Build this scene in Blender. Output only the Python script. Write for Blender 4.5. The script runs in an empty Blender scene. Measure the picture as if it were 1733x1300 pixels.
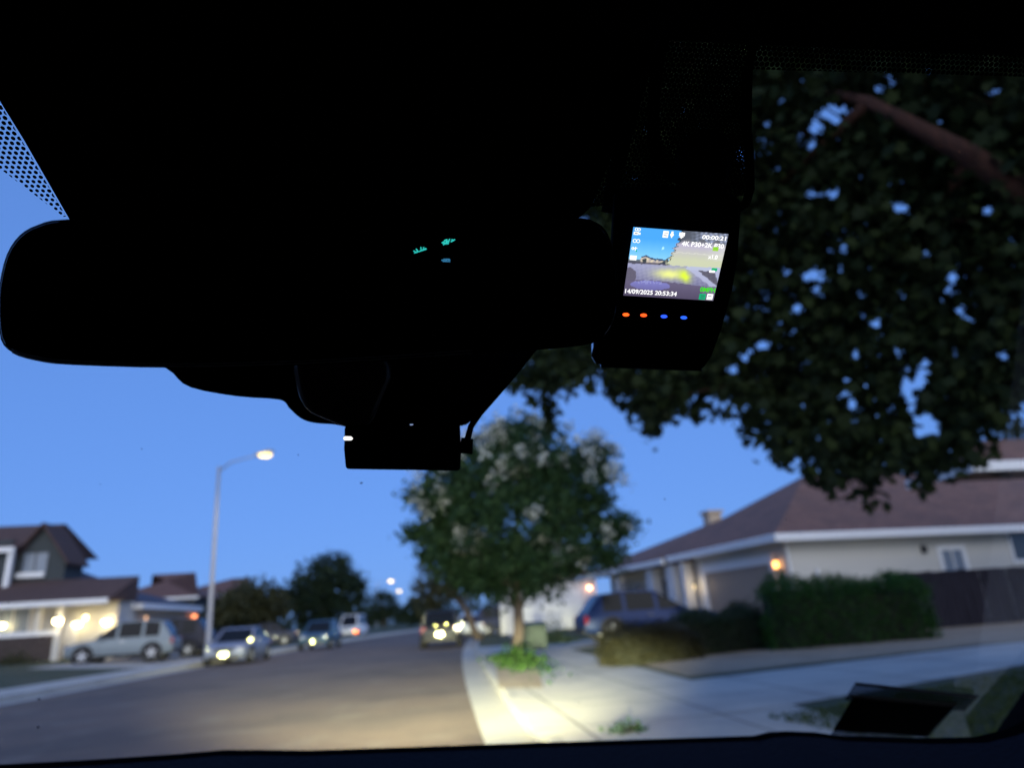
import bpy, bmesh, math, random
import numpy as np
from mathutils import Vector, Matrix
random.seed(7); rng = np.random.default_rng(11)
S = bpy.context.scene; COL = S.collection
# ------------------------------------------------------------------ camera model (photo pixels 1733x1300)
F, CX, CY, H = 1152.0, 866.5, 650.0, 1.25
ROLL = math.radians(3.5); VP = (725.0, 1050.0)
def _un(px, py):
    dx, dy = px-CX, py-CY
    return dx*math.cos(ROLL)-dy*math.sin(ROLL), dx*math.sin(ROLL)+dy*math.cos(ROLL)
PITCH = math.atan2(_un(*VP)[1], F)
def _d0(px, py):
    a, b = _un(px, py)
    return a, F*math.cos(PITCH)+b*math.sin(PITCH), F*math.sin(PITCH)-b*math.cos(PITCH)
_v = _d0(*VP); YAW = math.atan2(_v[0], _v[1])      # rotate so that VP lies on +Y
EYE = Vector((0, 0, H))
def D(px, py):
    x, y, z = _d0(px, py); c, s = math.cos(YAW), math.sin(YAW)
    return Vector((x*c-y*s, x*s+y*c, z))
def G(px, py, z=0.0):
    d = D(px, py); return EYE+d*((z-H)/d.z)
def At(px, py, Y):
    d = D(px, py); return EYE+d*(Y/d.y)
def AtX(px, py, X):
    d = D(px, py); return EYE+d*(X/d.x)
def R(px, py, r): return EYE+D(px, py).normalized()*r
def onplane(px, py, c, n):
    d = D(px, py); return EYE+d*((c-EYE).dot(n)/d.dot(n))

# ------------------------------------------------------------------ materials
def lin(c): return tuple((x/12.92 if x <= .04045 else ((x+.055)/1.055)**2.4) for x in c)
def mat(name, col, rough=.7, var=.15, scale=8, bump=0., metal=0., coat=0., spec=.5, detail=4, coord='Object', stretch=None):
    m = bpy.data.materials.new(name); m.use_nodes = True; t = m.node_tree; n = t.nodes; l = t.links
    b = n['Principled BSDF']; b.inputs['Roughness'].default_value = rough; b.inputs['Metallic'].default_value = metal
    b.inputs['Coat Weight'].default_value = coat; b.inputs['Coat Roughness'].default_value = .05
    b.inputs['Specular IOR Level'].default_value = spec
    tc = n.new('ShaderNodeTexCoord'); mp = n.new('ShaderNodeMapping'); nz = n.new('ShaderNodeTexNoise')
    if stretch: mp.inputs['Scale'].default_value = stretch
    l.new(tc.outputs[coord], mp.inputs[0]); l.new(mp.outputs[0], nz.inputs[0])
    nz.inputs['Scale'].default_value = scale; nz.inputs['Detail'].default_value = detail
    rp = n.new('ShaderNodeValToRGB'); e = rp.color_ramp.elements
    e[0].position, e[1].position = .3, .72
    e[0].color = tuple(c*(1-var) for c in col)+(1,); e[1].color = tuple(min(1, c*(1+var)) for c in col)+(1,)
    l.new(nz.outputs[0], rp.inputs[0]); l.new(rp.outputs[0], b.inputs['Base Color'])
    if bump:
        bp = n.new('ShaderNodeBump'); bp.inputs['Strength'].default_value = bump; bp.inputs['Distance'].default_value = .02
        l.new(nz.outputs[0], bp.inputs['Height']); l.new(bp.outputs[0], b.inputs['Normal'])
    return m
def mix_stains(m, col, scale, lo, hi, amount=.6):
    """adds a second, larger patch colour (wear, stains) over a mat() material"""
    t = m.node_tree; n = t.nodes; l = t.links; b = n['Principled BSDF']
    old = b.inputs['Base Color'].links[0].from_socket
    nz = n.new('ShaderNodeTexNoise'); nz.inputs['Scale'].default_value = scale; nz.inputs['Detail'].default_value = 5
    tc = n.new('ShaderNodeTexCoord'); l.new(tc.outputs['Object'], nz.inputs[0])
    mr = n.new('ShaderNodeMapRange'); mr.inputs[1].default_value = lo; mr.inputs[2].default_value = hi; mr.inputs[4].default_value = amount
    l.new(nz.outputs[0], mr.inputs[0])
    mx = n.new('ShaderNodeMix'); mx.data_type = 'RGBA'
    l.new(mr.outputs[0], mx.inputs[0]); l.new(old, mx.inputs[6]); mx.inputs[7].default_value = tuple(col)+(1,)
    l.new(mx.outputs[2], b.inputs['Base Color']); return m
def rows(m, axis_scale, depth=.5, width=.12, distance=.02):
    """adds course lines (tiles, boards) as bump along object Z/X via a wave"""
    t = m.node_tree; n = t.nodes; l = t.links; b = n['Principled BSDF']
    tc = n.new('ShaderNodeTexCoord'); mp = n.new('ShaderNodeMapping'); mp.inputs['Scale'].default_value = axis_scale
    w = n.new('ShaderNodeTexWave'); w.wave_profile = 'SAW'; w.inputs['Scale'].default_value = 1; w.inputs['Distortion'].default_value = .3
    l.new(tc.outputs['Object'], mp.inputs[0]); l.new(mp.outputs[0], w.inputs[0])
    bp = n.new('ShaderNodeBump'); bp.inputs['Strength'].default_value = depth; bp.inputs['Distance'].default_value = distance
    l.new(w.outputs[1], bp.inputs['Height']); l.new(bp.outputs[0], b.inputs['Normal']); return m
def emit(name, col, strength):
    m = bpy.data.materials.new(name); m.use_nodes = True; t = m.node_tree; t.nodes.clear()
    e = t.nodes.new('ShaderNodeEmission'); o = t.nodes.new('ShaderNodeOutputMaterial')
    e.inputs[0].default_value = tuple(col)+(1,); e.inputs[1].default_value = strength
    t.links.new(e.outputs[0], o.inputs[0]); return m
def leafmat(name, dark, light, rough=.55, alt=None):
    m = bpy.data.materials.new(name); m.use_nodes = True; t = m.node_tree; n = t.nodes; l = t.links
    b = n['Principled BSDF']; b.inputs['Roughness'].default_value = rough; b.inputs['Specular IOR Level'].default_value = .2
    a = n.new('ShaderNodeAttribute'); a.attribute_name = 'rnd'
    rp = n.new('ShaderNodeValToRGB'); e = rp.color_ramp.elements
    e[0].color = tuple(dark)+(1,); e[1].color = tuple(light)+(1,)
    l.new(a.outputs['Fac'], rp.inputs[0]); l.new(rp.outputs[0], b.inputs['Base Color'])
    tr = n.new('ShaderNodeBsdfTranslucent'); l.new(rp.outputs[0], tr.inputs[0])
    mx = n.new('ShaderNodeMixShader'); mx.inputs[0].default_value = .22
    l.new(b.outputs[0], mx.inputs[1]); l.new(tr.outputs[0], mx.inputs[2]); l.new(mx.outputs[0], n['Material Output'].inputs[0])
    return m
M = {}
M['asphalt'] = mix_stains(mix_stains(mat('asphalt', (.155, .110, .083), .85, .25, 60, .25), (.085, .066, .055), .35, .46, .6, .7), (.19, .155, .125), 1.1, .55, .68, .6)
M['concrete'] = mix_stains(mat('concrete', (.46, .44, .39), .85, .15, 30, .12), (.32, .31, .28), .8, .48, .68, .5)
M['lawn'] = mix_stains(mat('lawn', (.045, .06, .025), .95, .35, 25, .5), (.09, .08, .045), .7, .45, .65, .5)
M['mulch'] = mix_stains(mat('mulch', (.36, .28, .19), .95, .4, 40, .5), (.20, .15, .10), 1.2, .45, .65, .5)
M['stucco'] = mat('stucco', (.62, .60, .55), .9, .06, 40, .15)
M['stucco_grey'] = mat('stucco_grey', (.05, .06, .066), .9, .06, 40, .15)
M['stucco_peach'] = mat('stucco_peach', (.50, .40, .30), .9, .06, 40, .15)
M['stucco_white'] = mat('stucco_white', (.66, .65, .66), .9, .05, 40, .1)
M['trim'] = mat('trim', (.84, .84, .84), .55, .04, 10)
M['tile'] = rows(mix_stains(mat('roof_tile', (.20, .105, .075), .85, .45, 5, stretch=(.7, .7, 9)), (.13, .075, .058), 1.4, .42, .6, .6), (0, 0, 24), .9, distance=.03)
M['tile_brown'] = rows(mat('roof_tile_brown', (.105, .068, .06), .9, .25, 9, spec=.2), (0, 0, 12), .8)
M['tile_red'] = rows(mat('roof_tile_red', (.15, .075, .055), .85, .25, 9), (0, 0, 9), .8)
M['tile_slate'] = rows(mat('roof_slate', (.06, .06, .085), .85, .25, 9), (0, 0, 9), .8)
M['brick'] = mat('brick', (.06, .045, .042), .9, .35, 6, .3)
M['garage'] = rows(mat('garage_door', (.36, .27, .20), .6, .05, 8), (0, 0, 5.5), .6)
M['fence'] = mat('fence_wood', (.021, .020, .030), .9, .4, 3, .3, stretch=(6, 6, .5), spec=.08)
M['bark'] = mat('bark', (.085, .064, .052), .9, .35, 12, .6, stretch=(3, 3, .6))
M['bark_red'] = mat('bark_red', (.05, .018, .012), .9, .35, 9, .6, stretch=(3, 3, .6))
M['metal_pole'] = mat('galvanised_pole', (.42, .43, .44), .5, .08, 6, metal=.3)
M['util_green'] = mat('utility_green', (.02, .042, .036), .6, .1, 5)
M['pane'] = mat('window_pane', (.03, .04, .05), .06, .1, 2)
M['blind'] = mat('window_blind', (.20, .24, .30), .3, .08, 3)
M['door'] = mat('door_paint', (.06, .03, .025), .5, .1, 3)
M['carglass'] = mat('car_glass', (.010, .012, .016), .08, .05, 2, spec=.12)
M['tyre'] = mat('tyre', (.015, .015, .016), .85, .1, 20)
M['rim'] = mat('rim', (.62, .63, .66), .4, .05, 5)
M['plastic'] = mat('trim_plastic', (.018, .018, .02), .55, .1, 20)
M['chrome'] = mat('chrome', (.6, .6, .62), .15, .03, 4, metal=1)
M['headlight'] = mat('headlight_lens', (.55, .56, .6), .1, .05, 6, coat=1)
M['taillight'] = mat('taillight_lens', (.32, .012, .02), .15, .1, 6, coat=1)
M['retro'] = mat('retroreflective_sheet', (.95, .95, .72), .2, .02, 3, metal=1)
M['retro_red'] = mat('retroreflective_red', (.85, .09, .07), .2, .02, 3, metal=1)
M['retro_amber'] = mat('retroreflective_amber', (.95, .5, .2), .2, .02, 3, metal=1)
def paint(name, c, metal=.15): return mat(name, c, .4, .03, 3, metal=metal, coat=.08, spec=.25)
# interior
M['cabin'] = mat('cabin_fabric', (.006, .006, .007), .95, .2, 90, spec=.1)
M['dash'] = mat('dash_vinyl', (.010, .009, .013), .85, .2, 220, .2, spec=.12)
M['black'] = mat('black_plastic', (.0022, .0022, .0026), .7, .15, 120, spec=.02)
M['gloss'] = mat('black_gloss', (.003, .003, .0035), .18, .1, 40, spec=.3)
M['rimgloss'] = mat('bevelled_glass_edge', (.05, .05, .05), .12, .1, 30, spec=.6)
M['mirroredge'] = mat('mirror_edge', (.05, .048, .045), .8, .1, 30, spec=.02)
M['reddish'] = mat('dark_red_plastic', (.022, .007, .006), .4, .15, 60)
M['mirrorglass'] = mat('mirror_glass', (.05, .05, .055), .05, .02, 5, metal=1)
M['frit'] = mat('ceramic_frit', (.002, .002, .002), .6, .1, 20, spec=.1)

for k_ in ('black', 'frit', 'cabin'): M[k_].node_tree.nodes['Principled BSDF'].inputs['IOR'].default_value = 1.06
# ------------------------------------------------------------------ object helpers
def tag(o, label=None, cat=None, group=None, kind=None):
    if label: o['label'] = label
    if cat: o['category'] = cat
    if group: o['group'] = group
    if kind: o['kind'] = kind
    return o
def empty(name, loc, label, cat, group=None, rz=0):
    o = bpy.data.objects.new(name, None); COL.objects.link(o); o.location = loc; o.rotation_euler.z = rz
    o.empty_display_size = .1
    return tag(o, label, cat, group)
class MB:
    def __init__(s): s.v = []; s.f = []; s.mi = []; s.m = 0
    def add(s, vs, fs):
        k = len(s.v); s.v += [tuple(v) for v in vs]; s.f += [tuple(i+k for i in f) for f in fs]; s.mi += [s.m]*len(fs)
    def box(s, a, b):
        (x0, y0, z0), (x1, y1, z1) = a, b
        s.add([(x0,y0,z0),(x1,y0,z0),(x1,y1,z0),(x0,y1,z0),(x0,y0,z1),(x1,y0,z1),(x1,y1,z1),(x0,y1,z1)],
              [(3,2,1,0),(4,5,6,7),(0,1,5,4),(1,2,6,5),(2,3,7,6),(3,0,4,7)])
    def obox(s, c, ax, ay, az):
        c, ax, ay, az = map(Vector, (c, ax, ay, az)); v = []
        for k in (-1, 1):
            for i, j in ((-1,-1),(1,-1),(1,1),(-1,1)): v.append(c+ax*i+ay*j+az*k)
        s.add(v, [(3,2,1,0),(4,5,6,7),(0,1,5,4),(1,2,6,5),(2,3,7,6),(3,0,4,7)])
    def tube(s, pts, rad, n=10, cap=True):
        pts = [Vector(p) for p in pts]; rr = rad if isinstance(rad, (list, tuple)) else [rad]*len(pts); vs = []
        up = Vector((0, 0, 1))
        for i, p in enumerate(pts):
            t = (pts[min(i+1, len(pts)-1)]-pts[max(i-1, 0)]).normalized()
            a = t.cross(up if abs(t.z) < .95 else Vector((1, 0, 0))).normalized(); b = t.cross(a)
            for k in range(n):
                th = 2*math.pi*k/n; vs.append(p+(a*math.cos(th)+b*math.sin(th))*rr[i])
        fs = [(i*n+k, i*n+(k+1) % n, (i+1)*n+(k+1) % n, (i+1)*n+k) for i in range(len(pts)-1) for k in range(n)]
        if cap: fs += [tuple(range(n))[::-1], tuple((len(pts)-1)*n+k for k in range(n))]
        s.add(vs, fs)
    def prism(s, poly, off):
        """closed polygon of 3D points extruded by vector off"""
        n = len(poly); off = Vector(off); p = [Vector(q) for q in poly]
        s.add(p+[q+off for q in p], [tuple(range(n))[::-1], tuple(range(n, 2*n))]+[(i, (i+1) % n, n+(i+1) % n, n+i) for i in range(n)])
    def quad(s, a, b, c, d): s.add([a, b, c, d], [(0, 1, 2, 3)])
    def lathe(s, prof, c, axis='y', n=20):
        """prof: (radius, along) pairs round an axis"""
        vs = []
        for r, h in prof:
            for k in range(n):
                th = 2*math.pi*k/n; a, b = r*math.cos(th), r*math.sin(th)
                vs.append((c[0]+a, c[1]+h, c[2]+b) if axis == 'y' else (c[0]+a, c[1]+b, c[2]+h) if axis == 'z' else (c[0]+h, c[1]+a, c[2]+b))
        s.add(vs, [(i*n+k, i*n+(k+1) % n, (i+1)*n+(k+1) % n, (i+1)*n+k) for i in range(len(prof)-1) for k in range(n)])
    def build(s, name, mats, parent=None, smooth=False, bevel=0, seg=2, sub=0):
        me = bpy.data.meshes.new(name); me.from_pydata(s.v, [], s.f)
        for m in (mats if isinstance(mats, (list, tuple)) else [mats]): me.materials.append(m)
        me.polygons.foreach_set('material_index', s.mi)
        bm = bmesh.new(); bm.from_mesh(me); bmesh.ops.recalc_face_normals(bm, faces=bm.faces); bm.to_mesh(me); bm.free()
        if smooth: me.polygons.foreach_set('use_smooth', [True]*len(me.polygons))
        o = bpy.data.objects.new(name, me); COL.objects.link(o)
        if parent: o.parent = parent
        if bevel:
            b = o.modifiers.new('bevel', 'BEVEL'); b.width = bevel; b.segments = seg; b.limit_method = 'ANGLE'; b.angle_limit = math.radians(35)
        if sub:
            b = o.modifiers.new('sub', 'SUBSURF'); b.levels = sub; b.render_levels = sub
        return o
def rel(parent, p): return Vector(p)-parent.location      # world point -> unrotated parent's space

# ------------------------------------------------------------------ terrain
def xc(Y): return -4.9+.001*Y*Y if Y < 90 else -4.9+8.1+.18*(Y-90)
OL, OR = -5.3, 5.9
def gz(x, y):
    o = x-xc(y)
    if o > OR: return .14+min(max((o-OR-2.9)*.03, 0), .16)
    if o < OL: return .14+min(max((OL-o-2)*.05, 0), .36)
    return 0.
YS = [-30, -20, -10, 0]+[2*i for i in range(1, 50)]+[100+10*i for i in range(1, 21)]
def strip(name, offs, zf, m, ys=YS, parent=None):
    b = MB(); vs = []; n = len(offs)
    for y in ys:
        for o in offs: vs.append((xc(y)+o, y, zf(o, y)))
    b.add(vs, [(i*n+j, i*n+j+1, (i+1)*n+j+1, (i+1)*n+j) for i in range(len(ys)-1) for j in range(n-1)])
    return b.build(name, m, parent)
def struct(o): o['kind'] = 'structure'; return o
zo = lambda o, y: gz(xc(y)+o, y)
gr = MB()
ro = [OR+.15, 8.8, 10, 12, 14.1, 20, 60, 400]; lo = [OL-.15, -7.3, -9, -11, -14.6, -20, -60, -400]
for offs in (ro, lo):
    vs = [(xc(y)+o, y, zo(o, y)) for y in YS for o in offs]; n = len(offs)
    gr.add(vs, [(i*n+j, i*n+j+1, (i+1)*n+j+1, (i+1)*n+j) for i in range(len(YS)-1) for j in range(n-1)])
gr.quad((-900, -60, -.3), (900, -60, -.3), (900, 1500, -.3), (-900, 1500, -.3))
struct(gr.build('ground', M['lawn']))
struct(strip('road', [OL, -4.8, -2, .3, 3, 5.4, OR], lambda o, y: .05*(1-(o/6)**2)*0, M['asphalt']))
gut = MB()
for o0, o1 in ((OR-.5, OR), (OL, OL+.5)):
    vs = [(xc(y)+o, y, .004) for y in YS for o in (o0, o1)]
    gut.add(vs, [(2*i, 2*i+1, 2*i+3, 2*i+2) for i in range(len(YS)-1)])
struct(gut.build('gutter', M['concrete']))
kb = MB()
for o0, o1, s in ((OR, OR+.15, 1), (OL, OL-.15, -1)):
    prof = [(o0, -.05), (o0, .10), (o0+.03*s, .143), (o1, .143)]
    vs = [(xc(y)+o, y, z) for y in YS for o, z in prof]
    kb.add(vs, [(i*4+j, i*4+j+1, i*4+5+j, i*4+4+j) for i in range(len(YS)-1) for j in range(3)])
struct(kb.build('kerb', M['concrete']))
def patch(name, c00, c10, c11, c01, dz, m, n=14):
    """sheet draped on the terrain between four (x, y) corners"""
    b = MB(); vs = []
    for j in range(n+1):
        for i in range(n+1):
            u, v = i/n, j/n
            x = (c00[0]*(1-u)+c10[0]*u)*(1-v)+(c01[0]*(1-u)+c11[0]*u)*v
            y = (c00[1]*(1-u)+c10[1]*u)*(1-v)+(c01[1]*(1-u)+c11[1]*u)*v
            vs.append((x, y, max(gz(x, y), .14)+dz))
    b.add(vs, [(j*(n+1)+i, j*(n+1)+i+1, (j+1)*(n+1)+i+1, (j+1)*(n+1)+i) for j in range(n) for i in range(n)])
    return b.build(name, m)
def joints(m, sx, sy):
    """saw-cut joints in the concrete"""
    t = m.node_tree; n = t.nodes; l = t.links; b = n['Principled BSDF']; old = b.inputs['Base Color'].links[0].from_socket
    tc = n.new('ShaderNodeTexCoord'); br = n.new('ShaderNodeTexBrick'); br.offset = 0
    br.inputs['Scale'].default_value = 1; br.inputs['Brick Width'].default_value = sx; br.inputs['Row Height'].default_value = sy
    br.inputs['Mortar Size'].default_value = .018; br.inputs['Color1'].default_value = br.inputs['Color2'].default_value = (1, 1, 1, 1)
    br.inputs['Mortar'].default_value = (.4, .4, .4, 1)
    l.new(tc.outputs['Object'], br.inputs[0]); mx = n.new('ShaderNodeMix'); mx.data_type = 'RGBA'; mx.blend_type = 'MULTIPLY'; mx.inputs[0].default_value = 1
    l.new(old, mx.inputs[6]); l.new(br.outputs[0], mx.inputs[7]); l.new(mx.outputs[2], b.inputs['Base Color']); return m
M['paving'] = joints(mix_stains(mat('paving', (.52, .49, .425), .85, .1, 30, .12), (.33, .32, .30), .9, .46, .66, .6), 1.5, 1.5)
struct(strip('right_sidewalk', [7.75, 8.75], lambda o, y: zo(o, y)+.006, M['paving'], [y for y in YS if 28 <= y < 200]))
struct(strip('right_pavement', [6.05, 7.4, 8.75], lambda o, y: zo(o, y)+.006, M['paving'], [y for y in YS if y <= 28]))
struct(strip('left_sidewalk', [-5.45, -6.9], lambda o, y: zo(o, y)+.006, M['paving'], [y for y in YS if y < 200]))
_a, _b = G(1733, 1140, .2), G(1733, 1092, .27); _c, _d = G(1400, 1128, .2), G(985, 1168, .15)
def ext(p, q, X): k = (X-p.x)/(q.x-p.x); return (X, p.y+(q.y-p.y)*k)
struct(patch('right_driveway', (1.0, 7.0), ext(G(1265, 1215, .15), _a, 15), ext(_c, _b, 15), ext(_c, _d, 1.08), .011, M['paving'], 24))
struct(patch('right_apron', (3.2, 3), (3.9, 3), (3.3, 7.2), (3.1, 7.2), .0035, M['paving'], 6))
struct(patch('far_right_driveway', (1.5, 21.9), (10.2, 22.3), (10, 27), (1.9, 27), .011, M['paving']))
struct(patch('left_driveway', (-9.2, 29.8), (-15.5, 30.5), (-15.5, 44), (-8.7, 43), .011, M['paving']))
struct(patch('mulch_bed', (4.12, 11.5), (16, 11.5), (16, 20), (4.4, 18.2), .0085, M['mulch'], 18))
struct(patch('mulch_verge', (1.1, 11.9), (1.75, 11.4), (2.8, 19.5), (1.85, 20.5), .016, M['mulch']))

# ------------------------------------------------------------------ foliage
LOBED = np.array([(0,-.5),(.12,-.28),(.42,-.36),(.3,-.08),(.5,.16),(.2,.14),(0,.52),(-.2,.14),(-.5,.16),(-.3,-.08),(-.42,-.36),(-.12,-.28)])
OVAL = np.array([(0,-.5),(.27,-.1),(.2,.25),(0,.5),(-.2,.25),(-.27,-.1)])
def leaves(name, pos, size, mats, parent, shape=OVAL, idx=None, droop=.3, curl=.25):
    N = len(pos); k = len(shape); pos = np.asarray(pos, float)
    size = np.broadcast_to(size, (N,))*rng.uniform(.5, 1.45, N)
    nrm = rng.normal(size=(N, 3)); nrm[:, 2] = np.abs(nrm[:, 2])*.7+droop; nrm /= np.linalg.norm(nrm, axis=1)[:, None]
    t = rng.normal(size=(N, 3)); t -= nrm*(t*nrm).sum(1)[:, None]; t /= np.linalg.norm(t, axis=1)[:, None]; b = np.cross(nrm, t)
    sx, sy = shape[:, 0], shape[:, 1]
    V = pos[:, None]+size[:, None, None]*(t[:, None]*sx[None, :, None]+b[:, None]*sy[None, :, None]-nrm[:, None]*(curl*(sx**2+sy**2))[None, :, None])
    me = bpy.data.meshes.new(name); me.vertices.add(N*k); me.vertices.foreach_set('co', V.astype(np.float32).ravel())
    me.loops.add(N*k); me.loops.foreach_set('vertex_index', np.arange(N*k, dtype=np.int32))
    me.polygons.add(N); me.polygons.foreach_set('loop_start', np.arange(0, N*k, k, dtype=np.int32))
    for m in (mats if isinstance(mats, list) else [mats]): me.materials.append(m)
    if idx is not None: me.polygons.foreach_set('material_index', np.asarray(idx, np.int32))
    at = me.attributes.new('rnd', 'FLOAT', 'FACE'); at.data.foreach_set('value', rng.random(N).astype(np.float32))
    me.update(); me.validate()
    o = bpy.data.objects.new(name, me); COL.objects.link(o)
    if parent: o.parent = parent
    return o
def blobpts(blobs, nclump, per, csize, shell=.55):
    """leaf positions in clumps spread through ellipsoids [(c, (rx, ry, rz))]"""
    w = np.array([r[0]*r[1]*r[2] for c, r in blobs])**.7; w /= w.sum(); out = []
    for i in rng.choice(len(blobs), nclump, p=w):
        c, r = blobs[i]; d = rng.normal(size=3); d /= np.linalg.norm(d)
        rad = rng.uniform(shell**3, 1)**(1/3)*rng.uniform(.85, 1.08)
        p = np.array(c)+d*rad*np.array(r)
        out.append(p+rng.normal(size=(per, 3))*csize*np.array([1, 1, .75]))
    return np.concatenate(out)
def trunk(parent, base, top, r0, r1, limbs, m, name='trunk'):
    b = MB(); base, top = Vector(base), Vector(top); pts = []; rr = []
    for i in range(7):
        t = i/6; j = Vector((random.uniform(-1, 1), random.uniform(-1, 1), 0))*r0*.35*(0 < i < 6)
        pts.append(base.lerp(top, t)+j); rr.append((r0*(1-t)+r1*t)*(1.35 if i == 0 else 1))
    b.tube(pts, rr, 10)
    for l, r in limbs:
        a = pts[random.choice((3, 4, 5))]; l = Vector(l); mid = a.lerp(l, .5)+Vector((0, 0, .12*(l-a).length))
        b.tube([a, mid, l], [r, r*.7, r*.25], 7)
    o = b.build(name, m, parent, smooth=True); return o
M['leaf_maple'] = leafmat('maple_leaf', (.012, .022, .009), (.026, .042, .011), .75)
M['leaf_myrtle'] = leafmat('myrtle_leaf', (.010, .032, .013), (.033, .07, .026))
M['leaf_dark'] = leafmat('dark_leaf', (.010, .022, .012), (.035, .055, .025))
M['leaf_olive'] = leafmat('olive_leaf', (.03, .035, .015), (.08, .08, .035))
M['leaf_hedge'] = leafmat('hedge_leaf', (.012, .045, .008), (.03, .10, .01))
M['leaf_hedge_olive'] = leafmat('brownish_hedge_leaf', (.014, .015, .007), (.034, .031, .012))
M['leaf_hedge_dark'] = leafmat('dark_hedge_leaf', (.008, .02, .009), (.02, .042, .016))
M['leaf_bright'] = leafmat('bright_leaf', (.06, .14, .02), (.14, .26, .04))
M['leaf_verge'] = leafmat('verge_leaf', (.012, .034, .006), (.03, .07, .012))
M['blossom'] = leafmat('blossom', (.34, .37, .35), (.58, .63, .60))

# near maple: clumps filling the canopy overhead on the right
t0 = empty('maple_tree', (9.2, 6.6, gz(9.2, 6.6)), 'large dark maple overhanging the upper right with one reddish branch', 'tree')
CAN = [(985,40),(1800,40),(1830,560),(1770,655),(1700,668),(1668,700),(1640,745),(1612,790),(1560,790),(1490,800),(1440,795),(1395,800),(1345,765),(1300,735),(1262,690),(1238,668),(1190,655),(1150,668),(1120,702),(1082,692),(1050,650),(1020,640),(988,612),(962,650),(935,668),(905,640),(888,628),(905,598),(1000,540)]
def inpoly(x, y, P):
    c = False; j = len(P)-1
    for i in range(len(P)):
        xi, yi = P[i]; xj, yj = P[j]
        if (yi > y) != (yj > y) and x < (xj-xi)*(y-yi)/(yj-yi)+xi: c = not c
        j = i
    return c
HOLES = [(1545,662,26,52),(1575,722,34,26),(1528,612,14,20),(1432,664,17,30),(1500,140,24,18),(1420,195,34,18),(1385,225,12,40),(1533,352,24,14),(1402,328,20,10),(1372,480,18,34),(1350,520,12,16),(1672,355,12,9),(1640,535,22,22),(1610,480,14,22),(1290,585,16,16),(1262,600,14,14),(1240,625,12,14),(1328,455,10,10),(1260,270,12,30),(1685,160,16,10),(1720,540,12,24),(1480,545,12,10),(1610,590,10,16),(1165,590,10,8),(1700,600,14,12),(1455,500,9,9),(1565,430,9,9)]
pts = []; n = 0
def clump(px, py, r, per, rad):
    c = np.array(R(px, py, r)); q = c+rng.normal(size=(per, 3))*rad*np.array([1, 1, .8])
    for p in q: pts.append(p)
def pix(P):
    """photo pixels of world points (N, 3)"""
    f = np.array(D(CX, CY)); f /= np.linalg.norm(f); r = np.array(D(CX+1, CY)-D(CX, CY)); d_ = np.array(D(CX, CY+1)-D(CX, CY)); v = P-np.array(EYE); z = v@f
    return CX+F*(v@r)/z, CY+F*(v@d_)/z
while n < 3900:
    px, py = random.uniform(885, 1830), random.uniform(40, 810)
    if not inpoly(px, py, CAN): continue
    if any(((px-hx)/(a*.8))**2+((py-hy)/(b*.8))**2 < 1 for hx, hy, a, b in HOLES): continue
    edge = not (inpoly(px, py+60, CAN) and inpoly(px-50, py, CAN))
    clump(px, py, random.uniform(5.6, 7.4) if edge else random.uniform(5.6, 9.2), 16, .10 if edge else .15); n += 1
for (x0, y0, x1, y1, k) in ((1465,800,1475,855,5),(1570,780,1566,818,4),(1408,800,1412,830,3),(1600,780,1640,765,4),(1105,690,1108,735,5),(1075,690,1095,730,3),(1150,680,1185,712,4),(930,660,932,722,6),(908,640,900,680,2),(1262,700,1275,750,4),(1310,745,1318,780,4),(1640,740,1655,700,5),(1030,650,1070,690,4),(1380,800,1375,815,2),(950,640,985,625,4),(1180,655,1185,690,3),(1235,670,1225,700,2),(890,620,868,650,3)):
    for i in range(k):
        t = i/max(k-1, 1); clump(x0+(x1-x0)*t, y0+(y1-y0)*t, 6.1, 11, .045)
HOLES = [(hx+random.uniform(-.7, .7)*a, hy+random.uniform(-.7, .7)*b, a*random.uniform(.2, .5), b*random.uniform(.2, .5)) for hx, hy, a, b in HOLES for _ in range(4)]
P_ = np.array(pts); X_, Y_ = pix(P_); keep = np.ones(len(P_), bool)
HOLES += [(random.uniform(1270, 1733), random.uniform(120, 640), random.uniform(2, 7), random.uniform(2, 7)) for _ in range(30)]
for hx, hy, a, b in HOLES: keep &= ((X_-hx)/(a+3))**2+((Y_-hy)/(b+3))**2 > 1
back = []
for _ in range(1000):      # unseen clumps added beside and behind the car to shade the visible crown
    yy = random.uniform(-2.5, 3.2); c = np.array([random.uniform(max(yy, 0)+2.2, 11.5), yy, random.uniform(2.7, 7.2)]); 
    if c[0]-(6-c[1])*.577 < 2.3 and c[2]-(6-c[1])*.16 < 4.2: continue
    back.append(c+rng.normal(size=(16, 3))*.4)
back = np.concatenate(back); pts = np.concatenate([P_[keep], back]); msz = np.concatenate([np.full(keep.sum(), .088), np.full(len(back), .2)])
# keep the bright sky gaps of the photo open
leaves('crown', pts-np.array(t0.location), msz, M['leaf_maple'], t0, LOBED, droop=.15)
tb = MB(); base = Vector(t0.location); fork = Vector((8.9, 6.5, 3.0))
def lim(p, r): tb.tube([rel(t0, q) for q in p], r, 10)
lim([base+Vector((0,0,-.1)), base+Vector((0,0,.25)), base+Vector((-.05,-.05,1.4)), fork], [.34, .25, .21, .2])
b0, b1, b2 = R(1790, 372, 6.0), R(1640, 262, 5.5), R(1470, 172, 5.6)
lim([fork, b0, b1, b2, R(1330, 140, 6.9)], [.13, .095, .07, .04, .02])
lim([fork, R(1800, 520, 7.8), R(1640, 560, 7.2), R(1470, 640, 6.8), R(1330, 690, 6.5)], [.14, .09, .07, .045, .015])
lim([b1, R(1560, 420, 7.0), R(1400, 520, 6.6), R(1230, 600, 6.3), R(1080, 640, 6.1)], [.045, .035, .025, .02, .01])
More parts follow.
